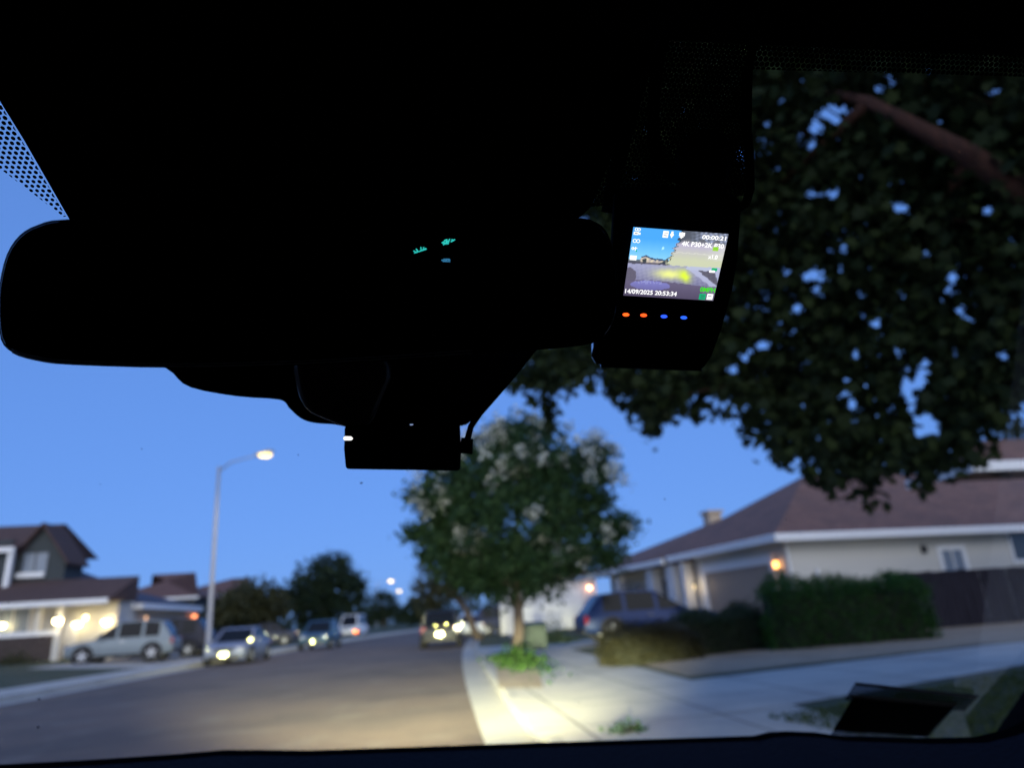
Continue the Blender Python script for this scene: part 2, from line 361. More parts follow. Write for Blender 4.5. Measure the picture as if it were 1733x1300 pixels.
lim([b2, R(1300, 330, 6.8), R(1150, 480, 6.4), R(1000, 590, 6.1), R(935, 640, 6.1)], [.04, .03, .02, .015, .008])
lim([fork, Vector((10.4, 7.6, 5.5)), Vector((11.5, 8, 7))], [.15, .1, .04])
for _ in range(90):      # twigs
    q = Vector(P_[random.randrange(len(P_))]); a = q.lerp(fork, random.uniform(.12, .3))+Vector((random.uniform(-.2, .2), random.uniform(-.2, .2), random.uniform(.05, .3)))
    lim([a, a.lerp(q, .5)+Vector((0, 0, .06)), q], [.014, .009, .004])
tb.build('trunk', M['bark_red'], t0, smooth=True)

# central crape myrtle
g = G(878, 1112, .14); MY = g.y
t1 = empty('crape_myrtle', (g.x, g.y, .14), 'large rounded tree with pale blossoms on the verge beside the road', 'tree')
def ab(px, py, Y, rpx, sq=1.0, dy=1.0):
    """blob whose outline is about rpx photo pixels round (px, py) at depth Y, relative to parent later"""
    p = At(px, py, Y); r = rpx/F*(D(px, py).normalized().dot(D(CX, CY).normalized())*(p-EYE).length); return (p, (r, r*dy, r*sq))
def sub_(t, bl): return [(tuple(rel(t, c)), r) for c, r in bl]
bl = [ab(870,890,MY,135), ab(790,830,MY,82), ab(960,820,MY,84), ab(880,790,MY,78), ab(765,930,MY,58), ab(990,910,MY,66), ab(875,950,MY,82,.6), ab(745,850,MY,44), ab(1005,780,MY,34), ab(905,735,MY,34), ab(830,755,MY,36), ab(1045,905,MY,28), ab(722,905,MY,28), ab(800,975,MY,45,.6), ab(950,955,MY,45,.6), ab(1062,888,MY,16), ab(1030,798,MY,18), ab(700,838,MY,17), ab(696,900,MY,14), ab(1010,760,MY,18), ab(868,722,MY,20), ab(1040,945,MY,18)]
P = blobpts(sub_(t1, bl), 1600, 28, .17, .35)
idx = np.zeros(len(P), int); sz = np.full(len(P), .15)
FL = []
for _ in range(82):
    c, r = sub_(t1, bl)[rng.choice(len(bl), p=np.array([.1,.17,.14,.13,.04,.1,.03,.07,.05,.06,.06,.02,.01,.01,.01]+[0]*7))]
    d = rng.normal(size=3); d /= np.linalg.norm(d); d[2] = abs(d[2])*.8-.1; d[1] = -abs(d[1])-.15; d /= np.linalg.norm(d)
    FL.append(np.array(c)+d*np.array(r)*1.16+rng.normal(size=(34, 3))*np.array([.11, .11, .14]))
FL = np.concatenate(FL)
leaves('crown', np.concatenate([P, FL]), np.concatenate([sz, np.full(len(FL), .11)]), [M['leaf_myrtle'], M['blossom']], t1, OVAL, np.concatenate([idx, np.ones(len(FL), int)]))
trunk(t1, (0, 0, -.05), rel(t1, At(872, 975, MY)), .17, .12, [(rel(t1, At(x, y, MY+dy)), .06) for x, y, dy in ((790,880,.4),(960,860,-.4),(880,800,.5),(750,930,-.5),(1000,920,.3))], M['bark'])
def tree(name, label, blobs, base, r0, m, group=None, nclump=200, per=22, cs=.3, ls=.25, bark='bark', crown_bottom=None):
    t = empty(name, base, label, 'tree', group)
    leaves('crown', blobpts(sub_(t, blobs), nclump, per, cs, .4), ls, M[m], t)
    c = sum((Vector(b[0]) for b in blobs), Vector())/len(blobs)
    trunk(t, (0, 0, -.05), rel(t, c), r0, r0*.5, [(rel(t, b[0]), r0*.4) for b in blobs[:4]], M[bark]); return t
Y2 = 38
g2 = At(812, 1085, Y2)
tree('verge_tree', 'dark verge tree half hidden behind the blossoming tree', [ab(760,960,Y2,52), ab(735,1000,Y2,38), ab(790,1000,Y2,40,.7), ab(715,1010,Y2,28), ab(800,930,Y2,40)], (g2.x, Y2, .14), .2, 'leaf_olive', nclump=220, ls=.2, cs=.22)
gl = [('street_tree', 'tallest dense dark tree on the far left side of the street', [ab(565,990,75,50), ab(560,960,75,30), ab(520,1010,75,44), ab(590,1010,75,32), ab(545,1030,75,50,.6), ab(490,1022,75,32)], 555, 75, 'leaf_dark', 420),
      ('street_tree', 'brownish tree between the lamp post and the tall dark tree', [ab(430,1015,62,32), ab(400,1025,62,28), ab(455,1030,62,28), ab(425,1040,62,34,.6), ab(375,1040,62,20)], 425, 62, 'leaf_olive', 260),
      ('street_tree', 'small pointed dark tree at the far end of the street', [ab(650,1025,120,24), ab(645,1008,120,12), ab(670,1040,120,24,.7), ab(630,1042,120,20,.7)], 650, 120, 'leaf_dark', 160),
      ('street_tree', 'low dark tree beyond the parked car at the street end', [ab(715,1030,105,26), ab(695,1040,105,20,.7), ab(745,1025,105,24)], 715, 105, 'leaf_dark', 150)]
for nm, lb, bl_, px, Y, m, n in gl:
    p = At(px, 1075, Y); tree(nm, lb, bl_, (p.x, Y, gz(p.x, Y)), .25, m, 'trees along the far street', n, 22, .45, .4)
# a darker mass of gardens closing the end of the street and behind the houses
wp = []
for _ in range(700):
    x = random.uniform(-60, 70); y = 190+random.uniform(-8, 25)+abs(x)*.1
    wp.append(np.array([x, y, random.uniform(.3, 4.2+1.2*math.sin(x*.21)+.8*math.sin(x*.53))])+rng.normal(size=(14, 3))*.7)
tag(leaves('distant_trees', np.concatenate(wp), .9, M['leaf_dark'], None), 'low dark line of distant trees closing the street', 'trees', kind='stuff')
# tree behind right roof corner
tr = At(1710, 728, 42); tree('garden_tree', 'olive green tree top showing above the white gutter at far right', [ab(1712,733,42,26,.7), ab(1742,740,42,30), ab(1760,770,42,40)], (tr.x+1, 42, .3), .3, 'leaf_olive', nclump=90, cs=.3, ls=.22)

# hedges
def hedge(name, label, p0, p1, depth, h0, h1, m, n, ls=.05, rag=.05, rl=.95, rd=.5):
    p0, p1 = Vector(p0), Vector(p1); L = (p1-p0).length; ax = (p1-p0).normalized(); nr = Vector((-ax.y, ax.x, 0))
    t = empty(name, (p0.x, p0.y, gz(p0.x, p0.y)), label, 'hedge')
    b = MB(); N = 14; vs = []
    pos = []
    for i in range(n):
        u = random.random(); v = random.uniform(-1, 1); h = (h0+(h1-h0)*u)
        endr = min(1, (min(u, 1-u)*L/rl))**.55; h *= 1+.07*math.sin(u*L*2.1+h0*9)+.04*math.sin(u*L*4.7)
        side = random.random()
        w = depth/2*(.75+.25*endr)
        if side < .5: q = (u*L, v*w, h*(endr*rd+1-rd)*(1-.5*rd*v*v)*random.uniform(.78, 1))
        else: q = (u*L, math.copysign(w, random.uniform(-1.6, .4)), random.uniform(0, 1)**.9*h*(endr*rd+1-rd)*.95)
        if random.random() < .12: q = (0 if random.random() < .5 else L, v*w*.9, random.random()*h*.4)
        wob = .07*math.sin(q[0]*2.3+q[2]*3)+.05*math.sin(q[0]*5.1-q[1]*4)
        P_ = p0+ax*q[0]+nr*(q[1]+wob)+Vector((0, 0, t.location.z+q[2]+wob*.6))
        pos.append(np.array(rel(t, (P_.x, P_.y, P_.z)))+rng.normal(size=3)*rag)
    leaves('foliage', pos, ls, M[m], t, OVAL)
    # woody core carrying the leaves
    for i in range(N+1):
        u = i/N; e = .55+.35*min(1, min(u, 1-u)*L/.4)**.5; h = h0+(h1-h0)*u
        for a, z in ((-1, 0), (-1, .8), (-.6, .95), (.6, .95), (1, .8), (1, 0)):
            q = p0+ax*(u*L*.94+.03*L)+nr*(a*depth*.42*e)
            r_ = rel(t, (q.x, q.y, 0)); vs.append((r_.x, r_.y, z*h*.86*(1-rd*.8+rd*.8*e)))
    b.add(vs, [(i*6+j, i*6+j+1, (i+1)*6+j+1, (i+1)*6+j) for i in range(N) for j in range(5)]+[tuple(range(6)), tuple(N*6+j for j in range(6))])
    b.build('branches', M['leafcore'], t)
    return t
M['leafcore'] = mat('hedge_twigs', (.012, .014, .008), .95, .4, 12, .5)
ha, hb = G(1035, 1128, .17), G(1305, 1098, .25)
hm_ = ha.lerp(hb, .52)
hedge('low_hedge', 'low brownish rounded hedge in front of the blue car', (ha.x, ha.y+.35, 0), (hm_.x, hm_.y+.45, 0), 1.1, .80, .98, 'leaf_hedge_olive', 9000)
hedge('low_hedge', 'low dark green hedge between the brownish hedge and the tall hedge', (hm_.x-.1, hm_.y+.75, 0), (hb.x+.1, hb.y+.6, 0), 1.0, .98, 1.08, 'leaf_hedge_dark', 8000, rl=.5, rd=.25)
hc, hd = G(1312, 1100, .25), G(1625, 1084, .27)
hedge('tall_hedge', 'tall clipped green hedge in front of the wooden fence', (hc.x, hc.y+.3, 0), (hd.x, hd.y+.9, 0), 1.2, 1.50, 1.38, 'leaf_hedge', 19000, rl=.5, rd=.22)
# low plants
def tuft(name, label, c, rx, ry, h, m, n, ls=.09, cat='plant'):
    t = empty(name, c, label, cat); q = rng.normal(size=(n, 3))*np.array([rx/2, ry/2, 0]); q[:, 2] = np.abs(rng.normal(size=n))*h*.45*np.exp(-(q[:, 0]/rx)**2-(q[:, 1]/ry)**2)
    leaves('foliage', q, ls, M[m], t, OVAL, droop=.1)
    b = MB()
    for k in range(10):
        a = random.uniform(0, 6.28); b.tube([(0, 0, -.02), (rx*.25*math.cos(a), ry*.25*math.sin(a), h*.35), (rx*.5*math.cos(a), ry*.5*math.sin(a), h*.5)], [.012, .008, .004], 5)
    b.build('stems', M['leafcore'], t, smooth=True); return t
tuft('ground_cover', 'bright green leafy clump round the foot of the blossoming tree', (2.1, 17.2, .16), 0.55, 3.0, .42, 'leaf_verge', 1100)
v = G(1062, 1240, .15); tuft('weed_clump', 'small yellow green tuft just above the dashboard edge', (v.x, v.y, .155), .24, .2, .13, 'leaf_verge', 90, .045)
for (px, py, lb, m, s) in ((935, 1085, 'small grey green shrub behind the blossoming tree trunk', 'leaf_dark', 1.0), (965, 1062, 'dark shrub beside the rear of the blue car', 'leaf_dark', 1.1), (25, 1112, 'dark shrub at the foot of the brick porch wall', 'leaf_olive', .7), (1160, 1020, 'dark bush below the house column behind the hedge', 'leaf_dark', 0)):
    if s:
        v = G(px, py, .25) if px > 500 else At(px, py, 34); tuft('shrub', lb, (v.x, v.y, gz(v.x, v.y)), 1.1*s, 1.1*s, .9*s, m, 500, .12)
# lawn blades near the driveway (too many to count)
q = []
while len(q) < 26000:
    x, y = random.uniform(3.2, 13), random.uniform(4.5, 12.2)
    if y < G(1265, 1215, .15).y+(x-3.13)*(_a.y-G(1265, 1215, .15).y)/(_a.x-3.13)-.1 and x > 3.3+max(0, 7-y)*.15: q.append((x, y, gz(x, y)+.02))
tag(leaves('grass', q, .055, leafmat('grass_blade', (.03, .055, .015), (.08, .11, .035)), None, np.array([(-.12,-.5),(.12,-.5),(.05,.5),(-.05,.5)]), droop=-.2), 'short green lawn beside the concrete driveway', 'grass', kind='stuff')

# ------------------------------------------------------------------ houses
def window(parent, c, w, h, nrm, ps='pane', frame=.09, name='window', fm_='trim'):
    """framed window on a wall: c centre (parent space), nrm horizontal outward unit vector"""
    c = Vector(c); n = Vector(nrm); t = Vector((-n.y, n.x, 0)); u = Vector((0, 0, 1))
    f = MB()
    for a, b_, ww, hh in ((0, h/2+frame/2, w/2+frame, frame/2), (0, -h/2-frame/2, w/2+frame, frame/2), (-w/2-frame/2, 0, frame/2, h/2), (w/2+frame/2, 0, frame/2, h/2), (0, 0, .02, h/2)):
        f.obox(c+t*a+u*b_+n*.02, t*ww, n*.03, u*hh)
    o = f.build(name, M[fm_], parent)
    p = MB(); p.obox(c+n*.004, t*w/2, n*.004, u*h/2); p.build('pane', M[ps], o); return o
def hip(b, x0, x1, y0, y1, z, pitch, along, ov=0., gable=()):
    """hip roof solid, ridge along 'x' or 'y'"""
    x0 -= ov; x1 += ov; y0 -= ov; y1 += ov
    if along == 'x':
        hw = (y1-y0)/2; ym = (y0+y1)/2; zr = z+hw*pitch
        a = Vector((x0+(0 if 'x0' in gable else hw), ym, zr)); c = Vector((x1-(0 if 'x1' in gable else hw), ym, zr))
        vs = [(x0,y0,z),(x1,y0,z),(x1,y1,z),(x0,y1,z),a,c]
        b.add(vs, [(0,1,5,4),(2,3,4,5),(1,2,5),(3,0,4),(3,2,1,0)])
    else:
        hw = (x1-x0)/2; xm = (x0+x1)/2; zr = z+hw*pitch
        a = Vector((xm, y0+(0 if 'y0' in gable else hw), zr)); c = Vector((xm, y1-(0 if 'y1' in gable else hw), zr))
        vs = [(x0,y0,z),(x1,y0,z),(x1,y1,z),(x0,y1,z),a,c]
        b.add(vs, [(1,2,5,4),(3,0,4,5),(0,1,4),(2,3,5),(3,2,1,0)])
def lamp(parent, c, col, e, power, r=.07, name='wall_lamp'):
    b = MB(); b.lathe([(0, .17), (.05, .15), (.08, .1), (.03, .1)], c, 'z', 10)
    o = b.build(name, M['plastic'], parent)
    g_ = MB(); g_.lathe([(0, .1), (r, .08), (r*1.1, 0), (r*.8, -.1), (0, -.12)], c, 'z', 10); g_.build('bulb', emit('lamp_glow', col, e), o, smooth=True)
    if power:
        L = bpy.data.lights.new('lamp_light', 'POINT'); L.energy = power; L.color = col; L.shadow_soft_size = .06
        lo_ = bpy.data.objects.new('lamp_light', L); COL.objects.link(lo_); lo_.parent = o; lo_.location = Vector(c)
    return o

# right hand house (front faces the street, long side faces us)
EZ = 3.05
e1 = At(1312, 906, 1); cY = (EZ-H)/(e1.z-H); cXx = e1.x*cY      # eave corner
hz = .3
hs = empty('brown_roof_house', (cXx, cY, hz), 'pale stucco single storey house with a big brown tile roof and white gutters', 'house')
rz_h = math.radians(6); hs.rotation_euler.z = rz_h
# house space: +x away from the street, +y away from us; origin at the eave corner
ez = EZ-hz
w = MB(); w.box((.55, .5, -.4), (27, 6.3, ez-.02)); w.box((2.4, 6.302, -.4), (26.9, 10.2, ez-.02)); w.build('wall', M['stucco'], hs)
r = MB(); hip(r, 0, 27.4, 0, 10.7, ez+.03, .52, 'x'); r.build('roof', M['tile'], hs)
fs = MB()
fs.box((-.03, -.03, ez-.19), (27.4, .06, ez+.05)); fs.box((-.03, .062, ez-.19), (.06, 7.6, ez+.05)); fs.build('gutter', M['trim'], hs, bevel=.02)
sf = MB(); sf.box((.062, .062, ez-.06), (27.3, .498, ez-.03)); sf.box((.062, .5, ez-.06), (.548, 7.6, ez-.03)); sf.build('soffit', M['stucco'], hs)
gd = MB(); gd.box((.535, 1.3, -.1), (.549, 5.55, 2.0)); gd.build('garage_door', M['garage'], hs)
gf = MB(); gf.box((.46, 1.12, -.1), (.549, 1.298, 2.28)); gf.box((.46, 5.552, -.1), (.549, 5.75, 2.28)); gf.box((.46, 1.3, 2.002), (.549, 5.55, 2.28)); gf.build('garage_frame', M['trim'], hs)
ds = MB(); ds.tube([(.62, .44, ez-.2), (.62, .46, ez-.5), (.62, .46, -.1)], .04, 8); ds.build('downpipe', M['trim'], hs)
def hw(px, py, yy=.5):
    """photo pixel -> house space on the long wall"""
    mi = Matrix.Rotation(-rz_h, 4, 'Z'); o = mi @ (EYE-hs.location); d = mi @ D(px, py); return o+d*((yy-o.y)/d.y)
a, b_ = hw(1583, 925), hw(1640, 965); window(hs, ((a.x+b_.x)/2, .5, (a.z+b_.z)/2-.15), (b_.x-a.x)*.75, .8, (0, -1, 0), 'blind', .15)
a = hw(1700, 900); window(hs, (a.x+.95, .5, a.z-.35), 1.7, 1.15, (0, -1, 0), 'pane', .1)
a = hw(1562, 930); vb = MB(); vb.box((a.x-.09, .4, a.z-.12), (a.x+.09, .498, a.z+.12)); vb.build('vent_box', M['plastic'], hs, bevel=.02)
a = hw(1381, 968); vb = MB(); vb.tube([(a.x, .43, a.z-1), (a.x, .43, a.z+.1)], .06, 8); vb.build('meter_pipe', M['trim'], hs)
lamp(hs, (.40, .85, 1.95), (1, .42, .10), 7, 6, .07)
# entrance porch and the lower wing beyond
w = MB(); w.box((2.2, 10.202, -.4), (13, 20, ez-.02)); w.build('wing_wall', M['stucco'], hs)
r = MB(); hip(r, -.2, 12.5, 7.9, 20.2, ez-.06, .36, 'y', 0); r.build('wing_roof', M['tile'], hs)
fs = MB(); fs.box((-.23, 7.62, ez-.24), (-.1, 20.2, ez-.02)); fs.build('wing_gutter', M['trim'], hs, bevel=.02)
for y, q in ((6.62, .17), (7.75, .34), (9.75, .36), (13.6, .2)):
    c = MB(); c.box((.1, y-q, -.3), (.5, y+q, ez-.27)); c.box((.05, y-q-.05, -.3), (.55, y+q+.05, .15)); c.build('column', M['stucco_white'], hs, bevel=.02)
ch = MB(); ch.box((5.7, 14, ez+1.2), (6.4, 14.7, ez+2.6)); ch.box((5.6, 13.9, ez+2.602), (6.5, 14.8, ez+2.75)); ch.build('chimney', M['stucco_peach'], hs)
window(hs, (2.2, 15.5, 1.4), 1.6, 1.3, (-1, 0, 0), 'blind', .1); window(hs, (2.2, 18.3, 1.4), 1.4, 1.3, (-1, 0, 0), 'pane', .1)
dr = MB(); dr.box((2.13, 11.8, -.1), (2.19, 12.8, 2.1)); dr.build('door', M['door'], hs)
lamp(hs, (.22, 6.0, 1.55), (1, .76, .42), 3, 8, .02, 'porch_lamp'); lamp(hs, (2.25, 9.3, 2.0), (1, .70, .34), 5, 16, .05, 'porch_lamp')

# neighbour at the far right: only the corner of its roof shows
nb = empty('neighbour_house', (14, 15.6, .3), 'roof corner with a weathered white gutter jutting in at far right', 'house')
nY = 14.2
pa, pb = At(1645, 787, nY), At(1800, 738, nY+.3)
r = MB(); z0 = rel(nb, pa).z; x0 = rel(nb, pa).x
r.add([(x0, -1.4, z0), (x0+9, -1.4, z0), (x0+9, .9, z0), (x0, .9, z0), (x0+.9, -.4, z0+.8), (x0+8, -.4, z0+.8)], [(0,1,5,4),(2,3,4,5),(1,2,5),(3,0,4),(3,2,1,0)]); r.build('roof', M['tile'], nb)
f = MB(); f.box((x0-.04, -1.44, z0-.16), (x0+9, -1.36, z0+.07)); f.box((x0-.04, -1.358, z0-.16), (x0+.04, .9, z0+.07)); f.build('gutter', M['trim'], nb, bevel=.02)
wl = MB(); wl.box((x0+5.2, -1.0, -.4), (x0+9, .8, z0-.02)); wl.build('wall', M['stucco'], nb)
br = MB(); br.prism([(x0+.5, -1.0, z0-.02), (x0+1.3, -1.0, z0-.02), (x0+1.3, -1.0, z0-.3)], (0, .12, 0)); br.build('bracket', M['brick'], nb)

# wooden fence
f0, f1 = G(1560, 1078, .25), G(1760, 1058, .25)
fy0, fy1 = 17.0, 17.5
f0 = At(1525, 1070, 16.9); f1 = At(1840, 1050, 17.6)
fe = empty('wooden_fence', (f0.x, f0.y, gz(f0.x, f0.y)), 'dark weathered board fence to the right of the green hedge', 'fence')
ax = Vector((f1.x-f0.x, f1.y-f0.y, 0)); Lf = ax.length; ax.normalize(); nr = Vector((-ax.y, ax.x, 0)); b = MB(); k = int(Lf/.15)
top0 = At(1525, 970, f0.y).z-fe.location.z
for i in range(k):
    c = ax*(i*.15+.07)+nr*random.uniform(-.008, .008); h = top0+random.uniform(-.015, .015)
    b.obox(c+Vector((0, 0, h/2)), ax*.068, nr*.01, Vector((0, 0, h/2)))
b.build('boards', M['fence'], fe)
b = MB()
for z in (.35, top0-.3): b.obox(ax*(Lf/2)+nr*.045+Vector((0, 0, z)), ax*Lf/2, nr*.02, Vector((0, 0, .045)))
b.build('rail', M['fence'], fe)
for i in range(0, int(Lf/2.4)+1):
    p_ = MB(); p_.obox(ax*(i*2.4+.05)+nr*.115+Vector((0, 0, top0/2)), ax*.05, nr*.05, Vector((0, 0, top0/2+.02))); p_.build('post', M['fence'], fe)

# white garage of the next house beyond the blossoming tree
wg = At(935, 1060, 44)
o = empty('white_house', (wg.x, 44, .3), 'white house wall glimpsed below the blossoming tree crown', 'house')
w = MB(); w.box((-3.2, 0, -.3), (3.0, 8, 2.9)); w.build('wall', M['stucco_white'], o)
r = MB(); hip(r, -3.2, 3, 0, 8, 2.92, .45, 'y', .5, ('y0',)); r.build('roof', M['tile'], o)
gd = MB(); gd.box((-1.9, -.04, 0), (2.0, -.002, 2.2)); gd.build('garage_door', M['trim'], o)
lamp(o, (2.5, -.2, 2.3), (1, .42, .22), 14, 6, .11)

# left house: two storey gable with a lit porch
LY = 38.0
q0, q1 = At(-60, 1100, LY), At(192, 1100, LY)
o = empty('porch_house', (q1.x, LY, .45), 'two storey grey house with a lit brick porch on the left', 'house'); X0 = q0.x-q1.x
hw_ = lambda px, py, Y=LY: rel(o, At(px, py, Y))
zb = hw_(100, 1022).z
w = MB(); w.box((X0-3, 0, -.6), (0, 9, zb-.02)); w.build('wall', M['stucco'], o)
bk = MB(); bk.box((X0-3, -1.5, -.6), (hw_(98, 1080, LY-1.5).x, -1.3, hw_(50, 1078, LY-1.5).z)); bk.build('porch_wall', M['brick'], o)
sl = MB(); sl.box((X0-3, -1.56, hw_(50, 1078, LY-1.5).z+.002), (hw_(98, 1080, LY-1.5).x+.05, -1.24, hw_(50, 1070, LY-1.5).z)); sl.build('sill', M['trim'], o)
r = MB(); zt = hw_(100, 990).z
r.add([(X0-3, -2.0, zb), (.3, -2.0, zb), (.3, 1.4, zt+.35), (X0-3, 1.4, zt+.35), (X0-3, 1.4, zb), (.3, 1.4, zb)], [(0,1,2,3),(0,4,5,1),(1,5,2),(0,3,4),(2,5,4,3)]); r.build('porch_roof', M['tile_brown'], o)
fs = MB(); fs.box((X0-3, -2.06, zb-.2), (.3, -1.98, zb+.04)); fs.build('gutter', M['trim'], o)
for px in (65, 103):
    c = MB(); x = hw_(px, 1050, LY-1.4).x; c.box((x-.11, -1.5, hw_(50, 1070, LY-1.5).z+.003), (x+.11, -1.3, zb-.203)) if px == 65 else c.box((x-.14, -1.55, -.5), (x+.14, -1.27, zb-.203)); c.build('column', M['stucco'], o)
# upper storey: gable end facing us
gx0, gx1 = hw_(-40, 900, LY+1.4).x, hw_(112, 945, LY+1.4).x
za, zpk = hw_(112, 945, LY+1.4).z, hw_(78, 892, LY+1.4).z; xp = hw_(78, 892, LY+1.4).x; xl = 2*xp-gx1
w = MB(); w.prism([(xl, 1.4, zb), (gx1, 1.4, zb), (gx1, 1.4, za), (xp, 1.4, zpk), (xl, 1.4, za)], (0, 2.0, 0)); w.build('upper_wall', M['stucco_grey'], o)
r = MB()
for s, xe in ((1, gx1), (-1, xl)):
    sl_ = Vector((xe-xp, 0, za-zpk)); e_ = sl_.normalized()*.5
    r.prism([Vector((xp, 1.0, zpk+.03)), Vector((xe, 1.0, za+.03))+e_, Vector((xe, 1.0, za+.19))+e_, Vector((xp, 1.0, zpk+.19))], (0, 2.4, 0))
r.build('roof', M['tile_brown'], o)
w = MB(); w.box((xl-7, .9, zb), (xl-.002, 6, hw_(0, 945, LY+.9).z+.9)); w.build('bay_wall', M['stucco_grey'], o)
xr = hw_(30, 945, LY+.9).x
r = MB(); zr0 = hw_(10, 930, LY+.9).z
r.add([(xl-7, .5, zr0), (xr, .5, zr0), (xp, 3.4, zpk+.42), (xl-7, 3.4, zpk+.42), (xl-7, 8, zr0), (xp, 8, zr0)], [(0,1,2,3),(3,2,5,4),(1,5,2),(0,3,4),(0,4,5,1)]); r.build('bay_roof', M['tile_brown'], o)
fs = MB(); fs.box((xl-7, .44, zr0-.2), (xr, .52, zr0+.05)); fs.build('bay_gutter', M['trim'], o)
c = MB(); c.box((xr-.34, .6, zb), (xr-.12, .85, zr0-.01)); c.build('corner_trim', M['trim'], o)
a, b_ = hw_(42, 937, LY+1.4), hw_(78, 970, LY+1.4); window(o, ((a.x+b_.x)/2, 1.4, (a.z+b_.z)/2), (b_.x-a.x), a.z-b_.z, (0, -1, 0), 'blind', .025, 'window', 'plastic')
c = MB(); c.box((hw_(28, 975, LY+1.3).x, 1.2, hw_(50, 978, LY+1.3).z), (hw_(75, 975, LY+1.3).x, 1.36, hw_(50, 970, LY+1.3).z)); c.build('window_sill', M['trim'], o)
r = MB(); x2 = hw_(190, 975, LY+5).x; hip(r, xl, x2-1.3, 2.6, 9.4, hw_(150, 988, LY+4).z, .52, 'x', .3, ('x0',)); r.build('wing_roof', M['tile_slate'], o)
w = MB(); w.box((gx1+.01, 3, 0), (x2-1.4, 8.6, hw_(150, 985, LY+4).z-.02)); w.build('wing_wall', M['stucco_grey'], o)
window(o, (hw_(22, 1050).x, 0, hw_(22, 1052).z), 1.5, 1.2, (0, -1, 0), 'blind', .08)
dr = MB(); dr.box((hw_(112, 1050).x, -.06, -.4), (hw_(134, 1050).x, -.003, 1.75)); dr.build('door', M['trim'], o)
WARM = (1, .80, .40)
for px, py, dy, e, pw in ((98, 1052, -1.75, 26, 22), (131, 1058, -.4, 20, 22), (180, 1054, -.3, 26, 26), (2, 1060, -.4, 26, 30), (145, 1046, -.35, 10, 0)):
    p = hw_(px, py, LY+dy); lamp(o, (p.x, dy, p.z), WARM, e, pw, .17 if pw else .09)
# garage wing running back along the street
gw = empty('garage_house', (-15.4, 39.6, .4), 'house with a peach lit garage front behind the silver car', 'house')
gzz = At(190, 1026, 40).z-.4
w = MB(); w.box((-7, .6, -.5), (0, 9.6, gzz-.02)); w.build('wall', M['stucco_peach'], gw)
r = MB(); hip(r, -7.4, .5, .1, 10.2, gzz, .34, 'y', 0); r.build('roof', M['tile_slate'], gw)
fs = MB(); fs.box((.42, .1, gzz-.24), (.54, 10.2, gzz+.03)); fs.box((-7.4, .02, gzz-.24), (.54, .098, gzz+.03)); fs.build('gutter', M['trim'], gw)
gd = MB(); gd.box((.003, 2.0, -.2), (.05, 7, 1.95)); gd.build('garage_door', M['garage'], gw)
lamp(gw, (.3, 9.3, gzz-.55), (1, .30, .12), 4, 5, .15)
lamp(gw, (.25, 1.4, gzz-.7), (1, .55, .3), 2, 110, .06)
# red tiled roofs further up the left side
for i, (px0, px1, py, Y, m, lb) in enumerate(((168, 330, 1012, 66, 'tile_red', 'reddish brown hip roofed house behind the slate roof'), (285, 392, 1004, 78, 'tile_red', 'long red roofed house just behind the lamp post'))):
    a, b_ = At(px0, py, Y), At(px1, py, Y); z = .4
    h_ = empty('red_roof_house', (a.x, Y, z), lb, 'house', 'red roofed houses up the left side'); L = b_.x-a.x; ee = a.z-z-.35
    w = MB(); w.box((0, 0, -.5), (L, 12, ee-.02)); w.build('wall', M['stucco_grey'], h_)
    r = MB(); hip(r, 0, L, 0, 12 if i == 0 else 10, ee, .40 if i == 0 else .34, 'x', .4, () if i == 0 else ('x1',)); r.build('roof', M[m], h_)
    f = MB(); f.box((-.45, -.46, ee-.18), (L+.45, -.401, ee+.02)); f.build('gutter', M['trim'], h_)
    window(h_, (L*.6, 0, ee*.55), 1.3, 1.1, (0, -1, 0), 'pane', .08)

# ------------------------------------------------------------------ street lamps and cabinet
def street_lamp(label, base, top, head, e, power, spot=True, hs_=1.):
    o = empty('street_lamp', base, label, 'street lamp', 'street lamps'); T = rel(o, top); Hd = rel(o, head)
    b = MB(); b.tube([(0, 0, 0), (0, 0, .5), (0, 0, .52), (T.x, T.y, T.z)], [.17, .17, .125, .075], 12); b.build('pole', M['metal_pole'], o, smooth=True)
    b = MB(); b.tube([(T.x, T.y, T.z-.25), T.lerp(Hd, .3)+Vector((0, 0, .05)), T.lerp(Hd, .7)+Vector((0, 0, .04)), Hd], [.045, .04, .035, .03], 8); b.build('arm', M['metal_pole'], o, smooth=True)
    d = (Hd-T).normalized(); b = MB(); b.obox(Hd+d*.3*hs_+Vector((0, 0, .03)), d*.36*hs_, Vector((-d.y, d.x, 0))*.15*hs_, Vector((0, 0, .06))); b.build('lamp_head', M['metal_pole'], o, bevel=.04)
    b = MB(); b.lathe([(0, -.14), (.12, -.10), (.16, 0)], (0, 0, 0), 'z', 14)
    k = hs_; b.v = [(Hd.x+d.x*.34*k+v[0]*1.6*k, Hd.y+d.y*.34*k+v[1]*1.2*k, Hd.z-.03+v[2]) for v in b.v]; b.build('lamp_lens', emit('street_lamp_glow', (1, .72, .24), e), o, smooth=True)
    if power:
        L = bpy.data.lights.new('lamp_light', 'SPOT'); L.energy = power; L.color = (1, .78, .45); L.spot_size = math.radians(140); L.spot_blend = .6; L.shadow_soft_size = .2
        lo_ = bpy.data.objects.new('lamp_light', L); COL.objects.link(lo_); lo_.parent = o; lo_.location = Hd+d*.34+Vector((0, 0, -.25))
    return o
YL = 36.0
pt, ph = At(371, 790, YL), At(437, 771, YL-1.2)
bs = At(352, 1095, YL)
street_lamp('tall grey pole lamp lit on the left kerb, nearest of all', (bs.x, YL, .14), pt, ph, 4.5, 500, hs_=1.3)
